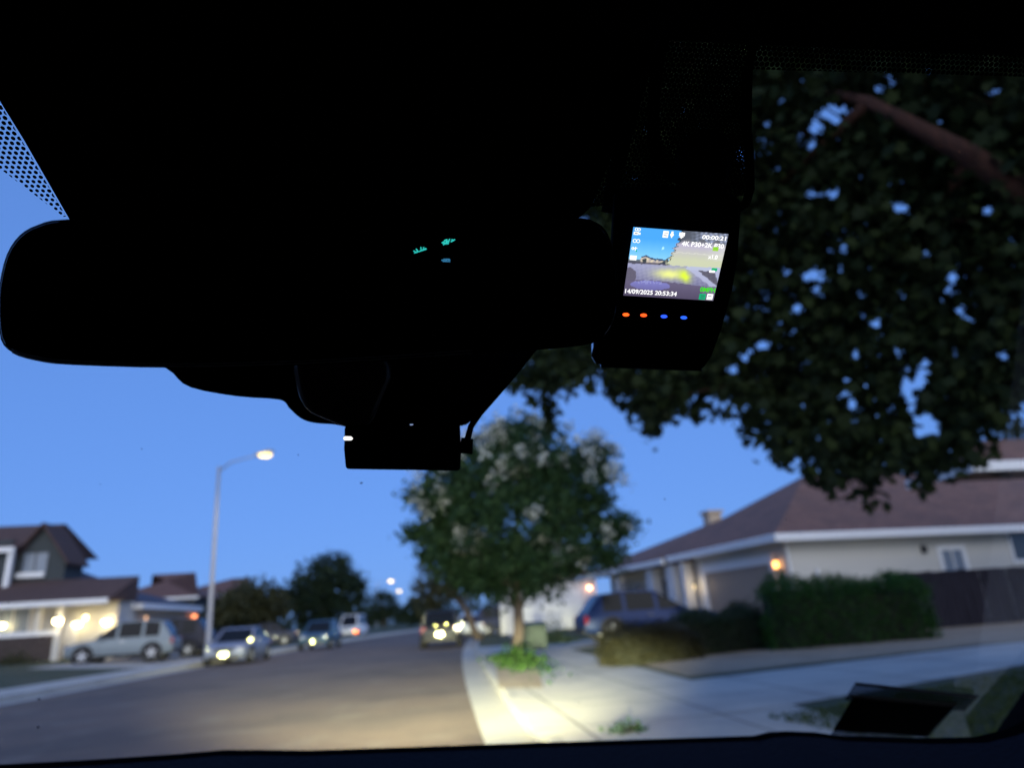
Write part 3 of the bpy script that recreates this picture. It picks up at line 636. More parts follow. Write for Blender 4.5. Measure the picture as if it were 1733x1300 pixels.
for (px, py, Y, e, lb) in ((656, 984, 150, 14, 'distant lit street lamp, higher of the two small lights'), (671, 1001, 190, 14, 'distant lit street lamp, lower of the two small lights')):
    h = At(px, py, Y); street_lamp(lb, (h.x-2.2, Y, .1), (h.x-2.2, Y, h.z-.2), h, e, 0, hs_=2.0)
v = G(906, 1098, .18)
o = empty('utility_box', (v.x, v.y, .15), 'squat green utility cabinet just right of the blossoming tree trunk', 'utility box')
b = MB(); b.box((-.42, 0, 0), (.42, .7, .72)); b.build('cabinet', M['util_green'], o, bevel=.03)
b = MB(); b.add([(-.45, -.04, .722), (.45, -.04, .722), (.45, .74, .80), (-.45, .74, .80), (-.45, -.04, .76), (.45, -.04, .76), (.45, .74, .85), (-.45, .74, .85)], [(3,2,1,0),(4,5,6,7),(0,1,5,4),(1,2,6,5),(2,3,7,6),(3,0,4,7)]); b.build('lid', M['util_green'], o)

# ------------------------------------------------------------------ parked cars
def retro(b, c, nrm, up, w, h, cell):
    """corner-cube sheet: really throws light back where it came from"""
    n = Vector(nrm).normalized(); u = Vector(up).normalized(); t = u.cross(n)
    a = Vector((1, 1, 1)).normalized(); e0 = Vector((1, -1, 0)).normalized(); e1 = a.cross(e0)
    def T(p): p = Vector(p)*cell; return Vector(c)+t*p.dot(e0)+u*p.dot(e1)+n*(p.dot(a))
    K = int(max(w, h)/cell)+2
    for i in range(-K, K+1):
        for j in range(-K, K+1):
            p = Vector((i, j, -i-j)); q = p*cell
            if abs(q.dot(e0)) > w/2 or abs(q.dot(e1)) > h/2: continue
            ex, ey, ez_ = Vector((1,0,0)), Vector((0,1,0)), Vector((0,0,1))
            for x, y in ((ex, ey), (ey, ez_), (ez_, ex)): b.quad(T(p), T(p+x), T(p+x+y), T(p+y))
def car(name, label, cat, loc, rz, pm, L=4.5, W=1.82, Hh=1.48, kind='sedan', group='parked cars', plate=None, refl=(), wr=.33):
    o = empty(name, loc, label, cat, group, rz); hw_ = W/2
    if kind == 'suv': zb, hood, x0, x1, x2, x3, tail = Hh*.57, Hh*.58, -L*.48, -L*.365, L*.03, L*.25, Hh*.57
    elif kind == 'van': zb, hood, x0, x1, x2, x3, tail = Hh*.5, Hh*.52, -L*.485, -L*.46, L*.2, L*.36, Hh*.5
    else: zb, hood, x0, x1, x2, x3, tail = Hh*.60, Hh*.60, -L*.36, -L*.2, L*.06, L*.24, Hh*.64
    fl = .2 if kind == 'sedan' else .27
    st = [(-L/2, fl+.16, tail-.14, .84), (-L/2+.06, fl+.05, tail-.04, .92), (-L*.40, fl, tail, .98), (-L*.2, fl, zb+.01, 1), (L*.1, fl, zb, 1), (L*.24, fl, hood, .99), (L*.40, fl+.02, hood-.09, .95), (L/2-.07, fl+.05, hood-.2, .86), (L/2, fl+.15, hood-.3, .72)]
    b = MB(); vs = []
    for x, z0, z1, k in st:
        h = hw_*k
        ring = [(0, z0), (h*.86, z0), (h*.97, z0+.09), (h, z0+(z1-z0)*.55), (h*.96, z1-.05), (h*.84, z1), (0, z1+.015)]
        for y, z in ring: vs.append((x, y, z))
        for y, z in ring[-2:0:-1]: vs.append((x, -y, z))
    n = 12
    b.add(vs, [(i*n+k, i*n+(k+1) % n, (i+1)*n+(k+1) % n, (i+1)*n+k) for i in range(len(st)-1) for k in range(n)]+[tuple(range(n))[::-1], tuple((len(st)-1)*n+k for k in range(n))])
    # greenhouse
    hb, ht = hw_*.93, hw_*.76; zr = Hh-.02
    gb = [(x0, zb-.06, hb*.93), (x1, zr-.05, ht*.95), ((x1*.6+x2*.4), zr+.02, ht), (x2, zr-.02, ht*.97), (x3, zb-.05, hb)]
    gv = []
    for x, z, h in gb:
        gv.append((x, h, z)); gv.append((x, -h, z))
    xm = x1*.6+x2*.4
    gv += [(x1, hb*.96, zb-.06), (x1, -hb*.96, zb-.06), (xm, hb, zb-.06), (xm, -hb, zb-.06), (x2, hb, zb-.06), (x2, -hb, zb-.06)]
    b.add(gv, [(0,1,3,2),(2,3,5,4),(4,5,7,6),(6,7,9,8),(0,2,10),(1,11,3),(10,2,4,12),(11,13,5,3),(12,4,6,14),(13,15,7,5),(14,6,8),(15,9,7)])
    xw = (-L*.305, L*.315)
    b.m = 1
    for s in (-1, 1):
        for x in xw: b.lathe([(0, 0), (wr*1.17, 0)], (x, s*(hw_+.004), wr+.02), 'y', 20)
        b.box((-L*.22, s*hw_-.004 if s > 0 else -hw_-.012, fl-.01), (L*.22, hw_+.012 if s > 0 else -hw_+.004, fl+.10))
    b.m = 1; b.box((L/2-.09, -hw_*.66, fl+.02), (L/2+.012, hw_*.66, fl+.17)); b.box((-L/2-.012, -hw_*.8, fl+.04), (-L/2+.1, hw_*.8, fl+.2))
    b.build('body', [pm, M['plastic']], o, smooth=False, bevel=.045, seg=3)
    for f_ in o.children[-1].data.polygons: f_.use_smooth = True
    def pane(nm, q, off):
        p = MB(); c_ = sum((Vector(v) for v in q), Vector())/len(q); q = [c_+(Vector(v)-c_)*Vector((.86, .86, .86)).x for v in q]
        p.prism(q, off); p.build(nm, M['carglass'], o)
    up = .012
    def nq(a_, b__, c_, d_):
        n_ = (Vector(b__)-Vector(a_)).cross(Vector(d_)-Vector(a_)).normalized(); return n_
    for nm, q in (('windscreen', (gv[8], gv[9], gv[7], gv[6])), ('rear_window', (gv[0], gv[1], gv[3], gv[2]))):
        n_ = nq(*q); n_ = n_ if n_.x*(1 if nm == 'windscreen' else -1) > 0 else -n_; pane(nm, q, n_*up)
    for s, k in ((1, 0), (-1, 1)):
        G_ = [Vector(v) for v in gv]
        rear = (G_[0+k], G_[10+k], G_[2+k]); mid = (G_[10+k], G_[12+k], G_[4+k], G_[2+k]); fr = (G_[12+k], G_[14+k], G_[6+k], G_[4+k]); qt = (G_[14+k], G_[8+k], G_[6+k])
        for q in (mid, fr, qt) + ((rear,) if kind == 'sedan' else ()):
            q = [v+Vector((0, 0, .07 if v.z < zb else 0)) for v in q]
            n_ = (q[1]-q[0]).cross(q[2]-q[0]).normalized(); n_ = n_ if n_.y*s > 0 else -n_
            pane('side_window', q, n_*up)
        # lamps
        h = MB(); h.obox((L/2-.16, s*hw_*.66, hood-.26), (.13, -.03*s, 0), (.03*s, hw_*.17, 0), (0, 0, .065)); h.build('headlight', M['headlight'], o, bevel=.03)
        h = MB(); h.obox((-L/2+.09, s*hw_*.8, tail-.17), (.07, 0, 0), (0, hw_*.13, 0), (0, 0, .13 if kind != 'sedan' else .07)); h.build('tail_light', M['taillight'], o, bevel=.03)
        h = MB(); h.obox((x3-.32, s*(hw_+.06), zb+.07), (.06, 0, 0), (0, .1, 0), (0, 0, .06)); h.build('side_mirror', pm, o, bevel=.03)
        h = MB(); h.obox((-L*.03, s*(hw_+.01), zb-.1), (.09, 0, 0), (0, .014, 0), (0, 0, .014)); h.build('door_handle', M['chrome'], o)
        for x in xw:
            t = MB(); y = s*(hw_-.08); t.lathe([(wr*.6, -.1), (wr*.93, -.1), (wr, -.06), (wr, .06), (wr*.93, .1), (wr*.6, .1)], (x, y, wr), 'y', 24); wh = t.build('wheel', M['tyre'], o, smooth=True)
            t = MB(); yo = y+s*.085
            t.lathe([(wr*.62, 0), (wr*.55, -.03*s), (wr*.5, -.05*s), (0, -.06*s)], (x, yo, wr), 'y', 24)
            for a_ in range(5):
                th = a_*2*math.pi/5+.3; d = Vector((math.cos(th), 0, math.sin(th))); e = Vector((-d.z, 0, d.x)); t.obox(Vector((x, yo-.008*s, wr))+d*wr*.31, d*wr*.3, Vector((0, .014, 0)), e*wr*.09)
            t.lathe([(0, .014*s), (wr*.14, .01*s), (wr*.15, -.02*s)], (x, yo, wr), 'y', 14); t.build('rim', M['rim'], wh)
    h = MB()
    for k in range(4): h.box((L/2-.05, -hw_*.42, hood-.36+k*.045), (L/2+.016, hw_*.42, hood-.335+k*.045))
    h.build('grille', M['plastic'], o)
    if plate:
        s = 1 if plate == 'front' else -1; x = s*(L/2+.03); z = fl+.22 if plate == 'front' else .60
        p = MB(); p.box((min(x, x-.012*s), -.17, z-.085), (max(x, x-.012*s), .17, z+.085)); pl = p.build('number_plate', M['trim'], o)
        p = MB(); retro(p, (x+.012*s, 0, z), (s, 0, 0), (0, 0, 1), .31, .145, .009); p.build('reflective_face', M['retro'], pl)
    for (x, y, z, sx, m, w_) in refl:
        p = MB(); p.box((x-.01, y-w_/2-.01, z-w_/2-.01), (x+.01, y+w_/2+.01, z+w_/2+.01)); pl = p.build('reflector', M['plastic'], o)
        p = MB(); retro(p, (x+(.02*sx), y, z), (sx, 0, 0), (0, 0, 1), w_, w_, .008); p.build('reflector_face', M[m], pl)
    return o
PI = math.pi
def face(p, Y): return math.atan2(-p.y, -p.x)
# silver SUV on the left driveway, nose to the left
p = At(209, 1115, 34); car('parked_car', 'silver sport utility car side-on in front of the lit porch house', 'car', (p.x, 34, gz(p.x, 34)), PI+.10, paint('silver_paint', (.21, .25, .275)), 4.35, 1.85, 1.72, 'suv', refl=((4.35/2+.0, .62, .82, 1, 'retro', .1),), wr=.37)
p = At(318, 1110, 38); car('parked_car', 'very dark car parked between the silver car and the lamp post', 'car', (p.x-1.2, 38, gz(p.x, 38)), PI+.02, paint('midnight_paint', (.012, .014, .03)), 4.7, 1.9, 1.85, 'suv', wr=.37)
p = G(388, 1131); car('parked_car', 'grey blue saloon at the left kerb facing us with a glowing front plate', 'car', (p.x-.75, p.y+4.3, 0), -PI/2-.02, paint('bluegrey_paint', (.20, .23, .32)), 4.5, 1.82, 1.42, 'sedan', plate='front', refl=((2.16, -.62, .64, 1, 'retro', .09), (2.05, .95, .9, 1, 'retro', .11)))
p = At(470, 1090, 52); car('parked_car', 'dark navy car in a driveway left of the bluish car', 'car', (p.x-1.0, 52, gz(p.x, 52)), PI+.2, paint('navy_paint', (.018, .025, .06)), 4.6, 1.82, 1.5, 'sedan')
p = G(540, 1100); car('parked_car', 'teal blue rounded car facing us further up the left kerb', 'car', (p.x-.2, p.y+2, 0), -PI/2-.06, paint('teal_blue_paint', (.05, .11, .18)), 4.4, 1.85, 1.62, 'suv', refl=((2.22, .0, .45, 1, 'retro', .14),))
p = G(612, 1081, 0); car('white_van', 'white van far up the left side of the street', 'van', (p.x-1.2, p.y+4, 0), -PI/2-.14, paint('white_paint', (.72, .75, .8), 0), 5.2, 2.0, 2.2, 'van', refl=((2.62, .9, .62, 1, 'retro_amber', .3),))
p = G(750, 1098); car('parked_car', 'dark car seen from behind at the right kerb with a lit rear plate', 'car', (p.x, p.y+2.4, 0), PI/2-.06, paint('charcoal_paint', (.025, .028, .035)), 4.6, 1.85, 1.68, 'suv', plate='rear', refl=((-2.33, .2, 1.0, -1, 'retro', .05), (-2.33, -.3, 1.0, -1, 'retro', .05), (-2.33, -.84, .9, -1, 'retro', .07)))
p = G(795, 1083); car('parked_car', 'small white car beyond the dark car at the right kerb', 'car', (p.x+.25, p.y+2, 0), PI/2-.1, paint('white_car_paint', (.6, .63, .68), 0), 4.3, 1.8, 1.45, 'sedan')
p = At(842, 1074, 45); car('parked_car', 'dark blue car glimpsed behind the blossoming tree trunk', 'car', (p.x+.6, 45, gz(p.x, 45)), .1, paint('dark_blue_paint', (.015, .022, .06)), 4.6, 1.85, 1.65, 'suv')
p = At(1072, 1085, 23.6); car('parked_car', 'blue sport utility car behind the low hedge with red tail lights', 'car', (p.x+.55, 23.6, gz(p.x, 23.6)+.02), .0, paint('blue_paint', (.013, .034, .125)), 4.7, 1.86, 1.56, 'suv', refl=((-2.32, -.7, .92, -1, 'retro_red', .09),), wr=.36)

# ------------------------------------------------------------------ our own car
HD = Vector((0, 0, H))
car0 = empty('car_interior', (-.1, 0, 0), 'dark interior of the car we look out from, around the windscreen', 'car')
cl = lambda p: rel(car0, p)
# windscreen plane z = H + .40 - .6 y (slightly bowed would not read at this scale)
GN = Vector((0, .6, 1)).normalized(); GC = Vector((0, 0, H+.40))
gp = lambda px, py, off=0.: onplane(px, py, GC-GN*off, GN)
gm = bpy.data.materials.new('windscreen_glass'); gm.use_nodes = True; t = gm.node_tree; t.nodes.clear()
tr_ = t.nodes.new('ShaderNodeBsdfTransparent'); tr_.inputs[0].default_value = (.97, .98, .985, 1); gl_ = t.nodes.new('ShaderNodeBsdfGlossy'); gl_.inputs['Roughness'].default_value = .01
fr = t.nodes.new('ShaderNodeFresnel'); fr.inputs[0].default_value = 1.25; mx = t.nodes.new('ShaderNodeMixShader'); oo = t.nodes.new('ShaderNodeOutputMaterial')
t.links.new(fr.outputs[0], mx.inputs[0]); t.links.new(tr_.outputs[0], mx.inputs[1]); t.links.new(gl_.outputs[0], mx.inputs[2]); t.links.new(mx.outputs[0], oo.inputs[0])
def gpt(x, y): return Vector((x, y, H+.40-.6*y))
b = MB(); b.quad(*[cl(gpt(x, y)) for x, y in ((-.72, .14), (.66, .14), (.86, 1.12), (-.95, 1.12))]); ws = b.build('windscreen', gm, car0)
b = MB()
pl = [gp(*q, .002) for q in ((-260, -160), (-2, 168), (40, 236), (118, 372), (300, 636), (420, 660), (700, 640), (1000, 350), (1060, 205), (1108, 60), (1120, -160))]
b.add([cl(p) for p in pl], [tuple(range(len(pl)))]); b.build('frit', M['frit'], ws)
# dotted fade of the frit: hexagonal dots in the plane of the glass
fm = bpy.data.materials.new('frit_dots'); fm.use_nodes = True; t = fm.node_tree; n = t.nodes; l = t.links; n.clear()
uv = n.new('ShaderNodeUVMap'); uv.uv_map = 'UVMap'; sp = n.new('ShaderNodeSeparateXYZ'); l.new(uv.outputs[0], sp.inputs[0])
def mth(op, a, b=None):
    k = n.new('ShaderNodeMath'); k.operation = op
    for i, x in enumerate((a, b)):
        if x is None: continue
        if isinstance(x, (int, float)): k.inputs[i].default_value = x
        else: l.new(x, k.inputs[i])
    return k.outputs[0]
PX = .0027; PYr = PX*math.sqrt(3)
def cell(ox, oy):
    u = mth('ADD', mth('DIVIDE', sp.outputs[0], PX), ox+1000); v = mth('ADD', mth('DIVIDE', sp.outputs[1], PYr), oy+1000)
    du = mth('SUBTRACT', mth('FRACT', u), .5); dv = mth('MULTIPLY', mth('SUBTRACT', mth('FRACT', v), .5), math.sqrt(3))
    return mth('SQRT', mth('ADD', mth('MULTIPLY', du, du), mth('MULTIPLY', dv, dv)))
dmin = mth('MINIMUM', cell(0, 0), cell(.5, .5))
at = n.new('ShaderNodeAttribute'); at.attribute_name = 'fade'
thr = mth('ADD', mth('MULTIPLY', at.outputs['Fac'], .34), .2)
inside = mth('LESS_THAN', dmin, thr)
bs_ = n.new('ShaderNodeBsdfDiffuse'); bs_.inputs[0].default_value = (.002, .002, .002, 1); tp = n.new('ShaderNodeBsdfTransparent'); mx = n.new('ShaderNodeMixShader'); oo = n.new('ShaderNodeOutputMaterial')
l.new(inside, mx.inputs[0]); l.new(tp.outputs[0], mx.inputs[1]); l.new(bs_.outputs[0], mx.inputs[2]); l.new(mx.outputs[0], oo.inputs[0])
def dots(quads):
    """quads of ((px,py),fade) corners on the glass"""
    vs, fs, fd = [], [], []
    for q in quads:
        k = len(vs)
        for (px, py), f in q: vs.append(cl(gp(px, py, .004))); fd.append(f)
        fs.append((k, k+1, k+2, k+3))
    me = bpy.data.meshes.new('frit_dots'); me.from_pydata(vs, [], fs); me.materials.append(fm)
    a = me.attributes.new('fade', 'FLOAT', 'POINT'); a.data.foreach_set('value', fd)
    u = me.uv_layers.new(name='UVMap')
    for lp in me.loops:
        c = me.vertices[lp.vertex_index].co; u.data[lp.index].uv = (c.x, (c.y)*math.sqrt(1.36))
    o = bpy.data.objects.new('frit_dots', me); COL.objects.link(o); o.parent = ws
for dq in ([[((-40,105),.62),((112,366),.62),((108,367),.3),((-40,255),.3)]],
      [[((995,350),.84),((1120,60),.86),((1180,60),.86),((1075,345),.84)],
      [((1075,345),.84),((1180,60),.86),((1275,60),.93),((1270,330),.96)],
      [((1255,60),1.),((1760,70),1.),((1760,130),.62),((1255,116),.62)]]): dots(dq)
b = MB()
for px, py, r_ in ((66, 1184, 2), (64, 1232, 2.4), (612, 818, 2), (28, 1110, 1.6), (63, 1119, 1.6), (79, 1081, 1.3), (15, 1021, 1.2), (1125, 845, 1.3), (842, 955, 1), (505, 770, 1), (418, 1272, 2), (1330, 880, 1), (240, 760, 1), (170, 820, .9), (1480, 1000, 1.1), (980, 1190, 1.2)):
    b.add([cl(gp(px+r_*random.uniform(.6, 1.3)*math.cos(a)*1.4, py+r_*random.uniform(.5, 1)*math.sin(a), .0015)) for a in np.linspace(0, 6.28, 7)[:-1]], [tuple(range(6))])
dd = b.build('dust_specks', mat('dust', (.30, .30, .30), .9, .2, 5), ws); dd['kind'] = 'stuff'
# headliner, header rail, pillars, doors and back of the cabin (all dark trim)
b = MB()
hl = [cl(R(px, py, .36)) for px, py in ((-200, -20), (300, -40), (900, 40), (1100, 66), (1300, 76), (1733, 92), (2000, 112))]
hl = [cl(Vector((-1.0, .15, H+.32)))]+hl+[cl(Vector((.62, .17, H+.30))), cl(Vector((.85, .15, H+.29)))]
top = [Vector((v.x, -.1, H+.32)) for v in hl]; bk_ = [Vector((v.x*1.05, -1.6, H+.30)) for v in hl]; up_ = [v+Vector((0, .03, .06)) for v in hl]
n_ = len(hl); b.add(up_+hl+top+bk_, [(r_*n_+i, r_*n_+i+1, (r_+1)*n_+i+1, (r_+1)*n_+i) for r_ in range(3) for i in range(n_-1)])
b.build('headliner', M['cabin'], car0, smooth=True)
b = MB()
b.box((-.93, -1.65, .2), (.93, -1.55, H+.5)); b.box((-.95, -1.6, .15), (.95, 1.15, .2)); b.box((-.95, -1.55, H+.36), (.95, .02, H+.5))
for s in (-1, 1): b.box((s*.9-.03, -1.6, .2), (s*.9+.03, .95, .98)); b.box((s*.9-.03, -1.6, .98), (s*.9+.03, -.25, H+.4))
b.box((-.95, 1.0, .2), (.95, 1.06, .92))
b.build('cabin_shell', M['cabin'], car0)
for s, xb, xt in ((-1, -.86, -.66), (1, .80, .62)):
    b = MB(); b.tube([cl(gpt(xb, 1.06))+Vector((s*.09, 0, -.03)), cl(gpt((xb+xt)/2, .55))+Vector((s*.05, 0, .0)), cl(gpt(xt, .12))+Vector((s*.05, 0, .01))], [.055, .05, .05], 8); b.build('pillar', M['cabin'], car0, smooth=True)
    b = MB(); x = s*.9; b.add([(x, .75, .98), (x, -.3, .98), (x, -.3, H+.36), (x*.8, .12, H+.34)], [(0, 1, 2, 3)]); b.build('side_window', gm, car0)
# dashboard: crest line, sloping to us and dropping to the glass
crest = [(-500, 1312), (-100, 1300), (150, 1287), (300, 1277), (380, 1270), (440, 1270), (520, 1271), (700, 1265), (900, 1258), (1150, 1250), (1275, 1246), (1300, 1240), (1330, 1238), (1380, 1240), (1420, 1246), (1560, 1250), (1650, 1248), (1700, 1236), (1733, 1222), (1850, 1160)]
c_ = [R(px, py, .86) for px, py in crest]
rws = [[p+Vector((0, .03, -.035)) for p in c_], [p+Vector((0, .012, -.006)) for p in c_], c_, [p+Vector((0, -.012, -.0035)) for p in c_], [p+Vector((0, -.03, -.010)) for p in c_], [p+Vector((0, -.10, -.03)) for p in c_], [p+Vector((0, -.28, -.10)) for p in c_], [p+Vector((0, -.36, -.3)) for p in c_]]
rws.insert(0, [Vector((p.x*1.05, 1.02, H-.25)) for p in c_])
b = MB(); n_ = len(c_); b.add([cl(p) for r_ in rws for p in r_], [(r_*n_+i, r_*n_+i+1, (r_+1)*n_+i+1, (r_+1)*n_+i) for r_ in range(len(rws)-1) for i in range(n_-1)])
b.mi = [1 if i//(n_-1) in (1, 2, 3) else 0 for i in range(len(b.f))]; b.build('dashboard', [M['dash'], M['black']], car0, smooth=True)
b = MB(); vt = [R(px, py, .80) for px, py in ((640, 1292), (1000, 1284), (1010, 1300), (640, 1306))]
# bonnet and headlamps ahead of the windscreen, just hidden by the dashboard
b = MB(); vs = []
for y, z, hwid in ((1.1, .93, .78), (1.5, .90, .80), (1.95, .82, .76), (2.15, .70, .66), (2.2, .45, .66)):
    for k in range(7):
        u = k/6*2-1; vs.append((u*hwid, y-.12*u*u*(y > 1.6), z-.05*u*u))
b.add(vs, [(i*7+j, i*7+j+1, (i+1)*7+j+1, (i+1)*7+j) for i in range(4) for j in range(6)]); b.build('bonnet', paint('own_paint', (.03, .03, .035)), car0, smooth=True)
for s in (-1, 1):
    b = MB(); b.obox((s*.6, 2.14, .66), (.14, -.05*s, 0), (0, .05, 0), (0, 0, .06)); hl_ = b.build('headlight', emit('headlamp_glow', (1, .86, .6), 3), car0, bevel=.02)
    L = bpy.data.lights.new('headlamp_beam', 'SPOT'); L.energy = 37000; L.color = (1, .97, .56); L.spot_size = math.radians(10); L.spot_blend = 1.0; L.shadow_soft_size = .05
    lo_ = bpy.data.objects.new('headlamp_beam', L); COL.objects.link(lo_); lo_.parent = car0; lo_.location = (s*.6, 2.28, .66)
    tgt = Vector((.1+s*.3, 12, .21))-Vector((s*.6, 2.28, .66)); lo_.rotation_euler = tgt.to_track_quat('-Z', 'Y').to_euler(); lo_.scale = (5.6, 1, 1)
    L = bpy.data.lights.new('headlamp_spread', 'SPOT'); L.energy = 3000; L.color = (1, .90, .62); L.spot_size = math.radians(60); L.spot_blend = 1; L.shadow_soft_size = .05
    lo_ = bpy.data.objects.new('headlamp_spread', L); COL.objects.link(lo_); lo_.parent = car0; lo_.location = (s*.6, 2.28, .68); lo_.rotation_euler = (Vector((-1, 30, .6))-Vector((s*.6, 2.28, .68))).to_track_quat('-Z', 'Y').to_euler()

# black camera housing and bracket shroud on the glass behind the mirror
def slab(name, outline, c, n, depth, m, parent, bevel, seg=4, smooth=True):
    b = MB(); poly = [rel(parent, onplane(px, py, c, n)) for px, py in outline]; b.prism(poly, n*depth); o_ = b.build(name, m, parent, bevel=bevel, seg=seg)
    if smooth:
        for f_ in o_.data.polygons: f_.use_smooth = len(f_.vertices) < 5
    return o_
def smoothpoly(P, k=4):
    out = []; N = len(P)
    for i in range(N):
        p0, p1, p2, p3 = (np.array(P[(i+j) % N], float) for j in (-1, 0, 1, 2))
        for t_ in range(k):
            t = t_/k; out.append(tuple(.5*((2*p1)+(-p0+p2)*t+(2*p0-5*p1+4*p2-p3)*t*t+(-p0+3*p1-3*p2+p3)*t**3)))
    return out
sn = D(600, 640).normalized(); sn = Vector((sn.x, sn.y, sn.z)).normalized()
sh0 = R(600, 640, .43)
shroud = MB()
SH = smoothpoly([(270, 600), (292, 632), (322, 656), (400, 671), (474, 677), (488, 690), (508, 708), (530, 716), (566, 719), (600, 724), (700, 726), (778, 722), (800, 712), (818, 698), (848, 660), (876, 628), (905, 590), (930, 480), (600, 440), (300, 480)], 3)
o_ = slab('sensor_cover', SH, sh0, sn, .09, M['black'], car0, .006)
sm_ = R(590, 660, .405); SM = smoothpoly([(505, 600), (498, 640), (515, 690), (555, 712), (600, 727), (628, 716), (645, 680), (662, 620), (600, 560)], 3)
slab('bracket_boot', SM, sm_, sn, .03, M['reddish'], car0, .012)

# rear-view mirror
mC = R(523, 495, .30); mN = D(640, 560).normalized(); mN = Vector((mN.x+.12, mN.y, mN.z*.9)).normalized()
mir = empty('rear_view_mirror', mC, 'wide black rear-view mirror with small cyan symbols on its glass', 'mirror')
MO = smoothpoly([(-6, 520), (-3, 478), (9, 430), (31, 397), (62, 379), (112, 370), (300, 369), (560, 367), (800, 366), (960, 366), (1008, 374), (1030, 396), (1043, 440), (1048, 488), (1046, 530), (1033, 562), (1012, 578), (960, 588), (800, 600), (640, 611), (480, 619), (300, 623), (120, 618), (60, 611), (20, 598), (-1, 575)], 3)
slab('housing', MO, mC, mN, .032, M['black'], mir, .0012, 2)
cx_, cy_ = 523, 495
def scl(P, kx, ky): return [(cx_+(x-cx_)*kx, cy_+(y-cy_)*ky) for x, y in P]
slab('glass', scl(MO, .992, .97), mC-mN*.0015, mN, .0042, M['mirrorglass'], mir, .0003, 1)
lowe = [p for p in MO if p[1] > 596]; lowe.sort()
rb = MB(); a_ = [rel(mir, onplane(px, py-8, mC-mN*.0019, mN)) for px, py in lowe]; b_ = [rel(mir, onplane(px, py-.5, mC+mN*.001, mN)) for px, py in lowe]
n_ = len(a_); rb.add(a_+b_, [(i, i+1, n_+i+1, n_+i) for i in range(n_-1)]); rb.build('lower_bezel', mat('dusty_lit_tint', (.42, .38, .34), .9, .5, 500, .3), mir)  # dusty speckle; the pale base colour stands in for light on the rim
CYAN = emit('cyan_symbol', lin((.20, .82, .78)), 1.0); BLU = emit('blue_symbol', lin((.22, .5, .68)), .9)
def symbol(strokes, m, w=.9):
    b = MB()
    for (x0, y0, x1, y1) in strokes:
        d = np.array([x1-x0, y1-y0], float); L_ = np.hypot(*d); nn = np.array([-d[1], d[0]])/L_*w
        q = [(x0+nn[0], y0+nn[1]), (x1+nn[0], y1+nn[1]), (x1-nn[0], y1-nn[1]), (x0-nn[0], y0-nn[1])]
        b.prism([rel(mir, onplane(px, py, mC-mN*.0022, mN)) for px, py in q], mN*.0003)
    b.build('lit_symbol', m, mir)
symbol([(701,428,722,421),(700,424,704,427),(704,421,707,425),(712,418,713,423),(717,418,716,423),(715,423,721,420),(706,426,706,422)], CYAN, .8)
symbol([(748,411,753,408),(750,414,757,409),(752,407,757,405),(754,413,758,407),(758,413,761,404),(763,409,770,405),(764,405,768,407),(756,405,755,411),(750,411,758,412)], CYAN, .9)
symbol([(747,440,753,441),(753,441,757,440),(758,440,762,440),(749,442,762,442.5),(750,438.5,761,438.5)], BLU, .7)

# dash camera with the lit screen
dN = D(1140, 470).normalized(); dN = Vector((dN.x-.10, dN.y, dN.z+.28)).normalized(); dC = R(1140, 450, .34)
dc = empty('dash_camera', dC, 'black dash camera with a lit picture screen hanging right of the mirror', 'dash camera')
BO = [(1042, 335), (1060, 326), (1200, 326), (1250, 334), (1256, 345), (1250, 440), (1240, 495), (1222, 560), (1206, 604), (1190, 628), (1016, 621), (1003, 608), (1020, 560), (1036, 440)]
slab('body', BO, dC, dN, .03, M['black'], dc, .0025, 3)
lb = MB(); lb.prism([rel(dc, onplane(px, py, dC-dN*.0005, dN)) for px, py in ((1017, 620.2), (1188, 627), (1189.5, 628.6), (1016, 622.2))], dN*.02); lb.build('bottom_edge', M['rimgloss'], dc)
SC = [(1055, 500), (1207, 509), (1233, 396), (1072, 384)]   # bl br tr tl
SP = [rel(dc, onplane(px, py, dC-dN*.0016, dN)) for px, py in SC]
def scr(u, v, off=0): return (SP[0]*(1-u)+SP[1]*u)*(1-v)+(SP[3]*(1-u)+SP[2]*u)*v-dN*off
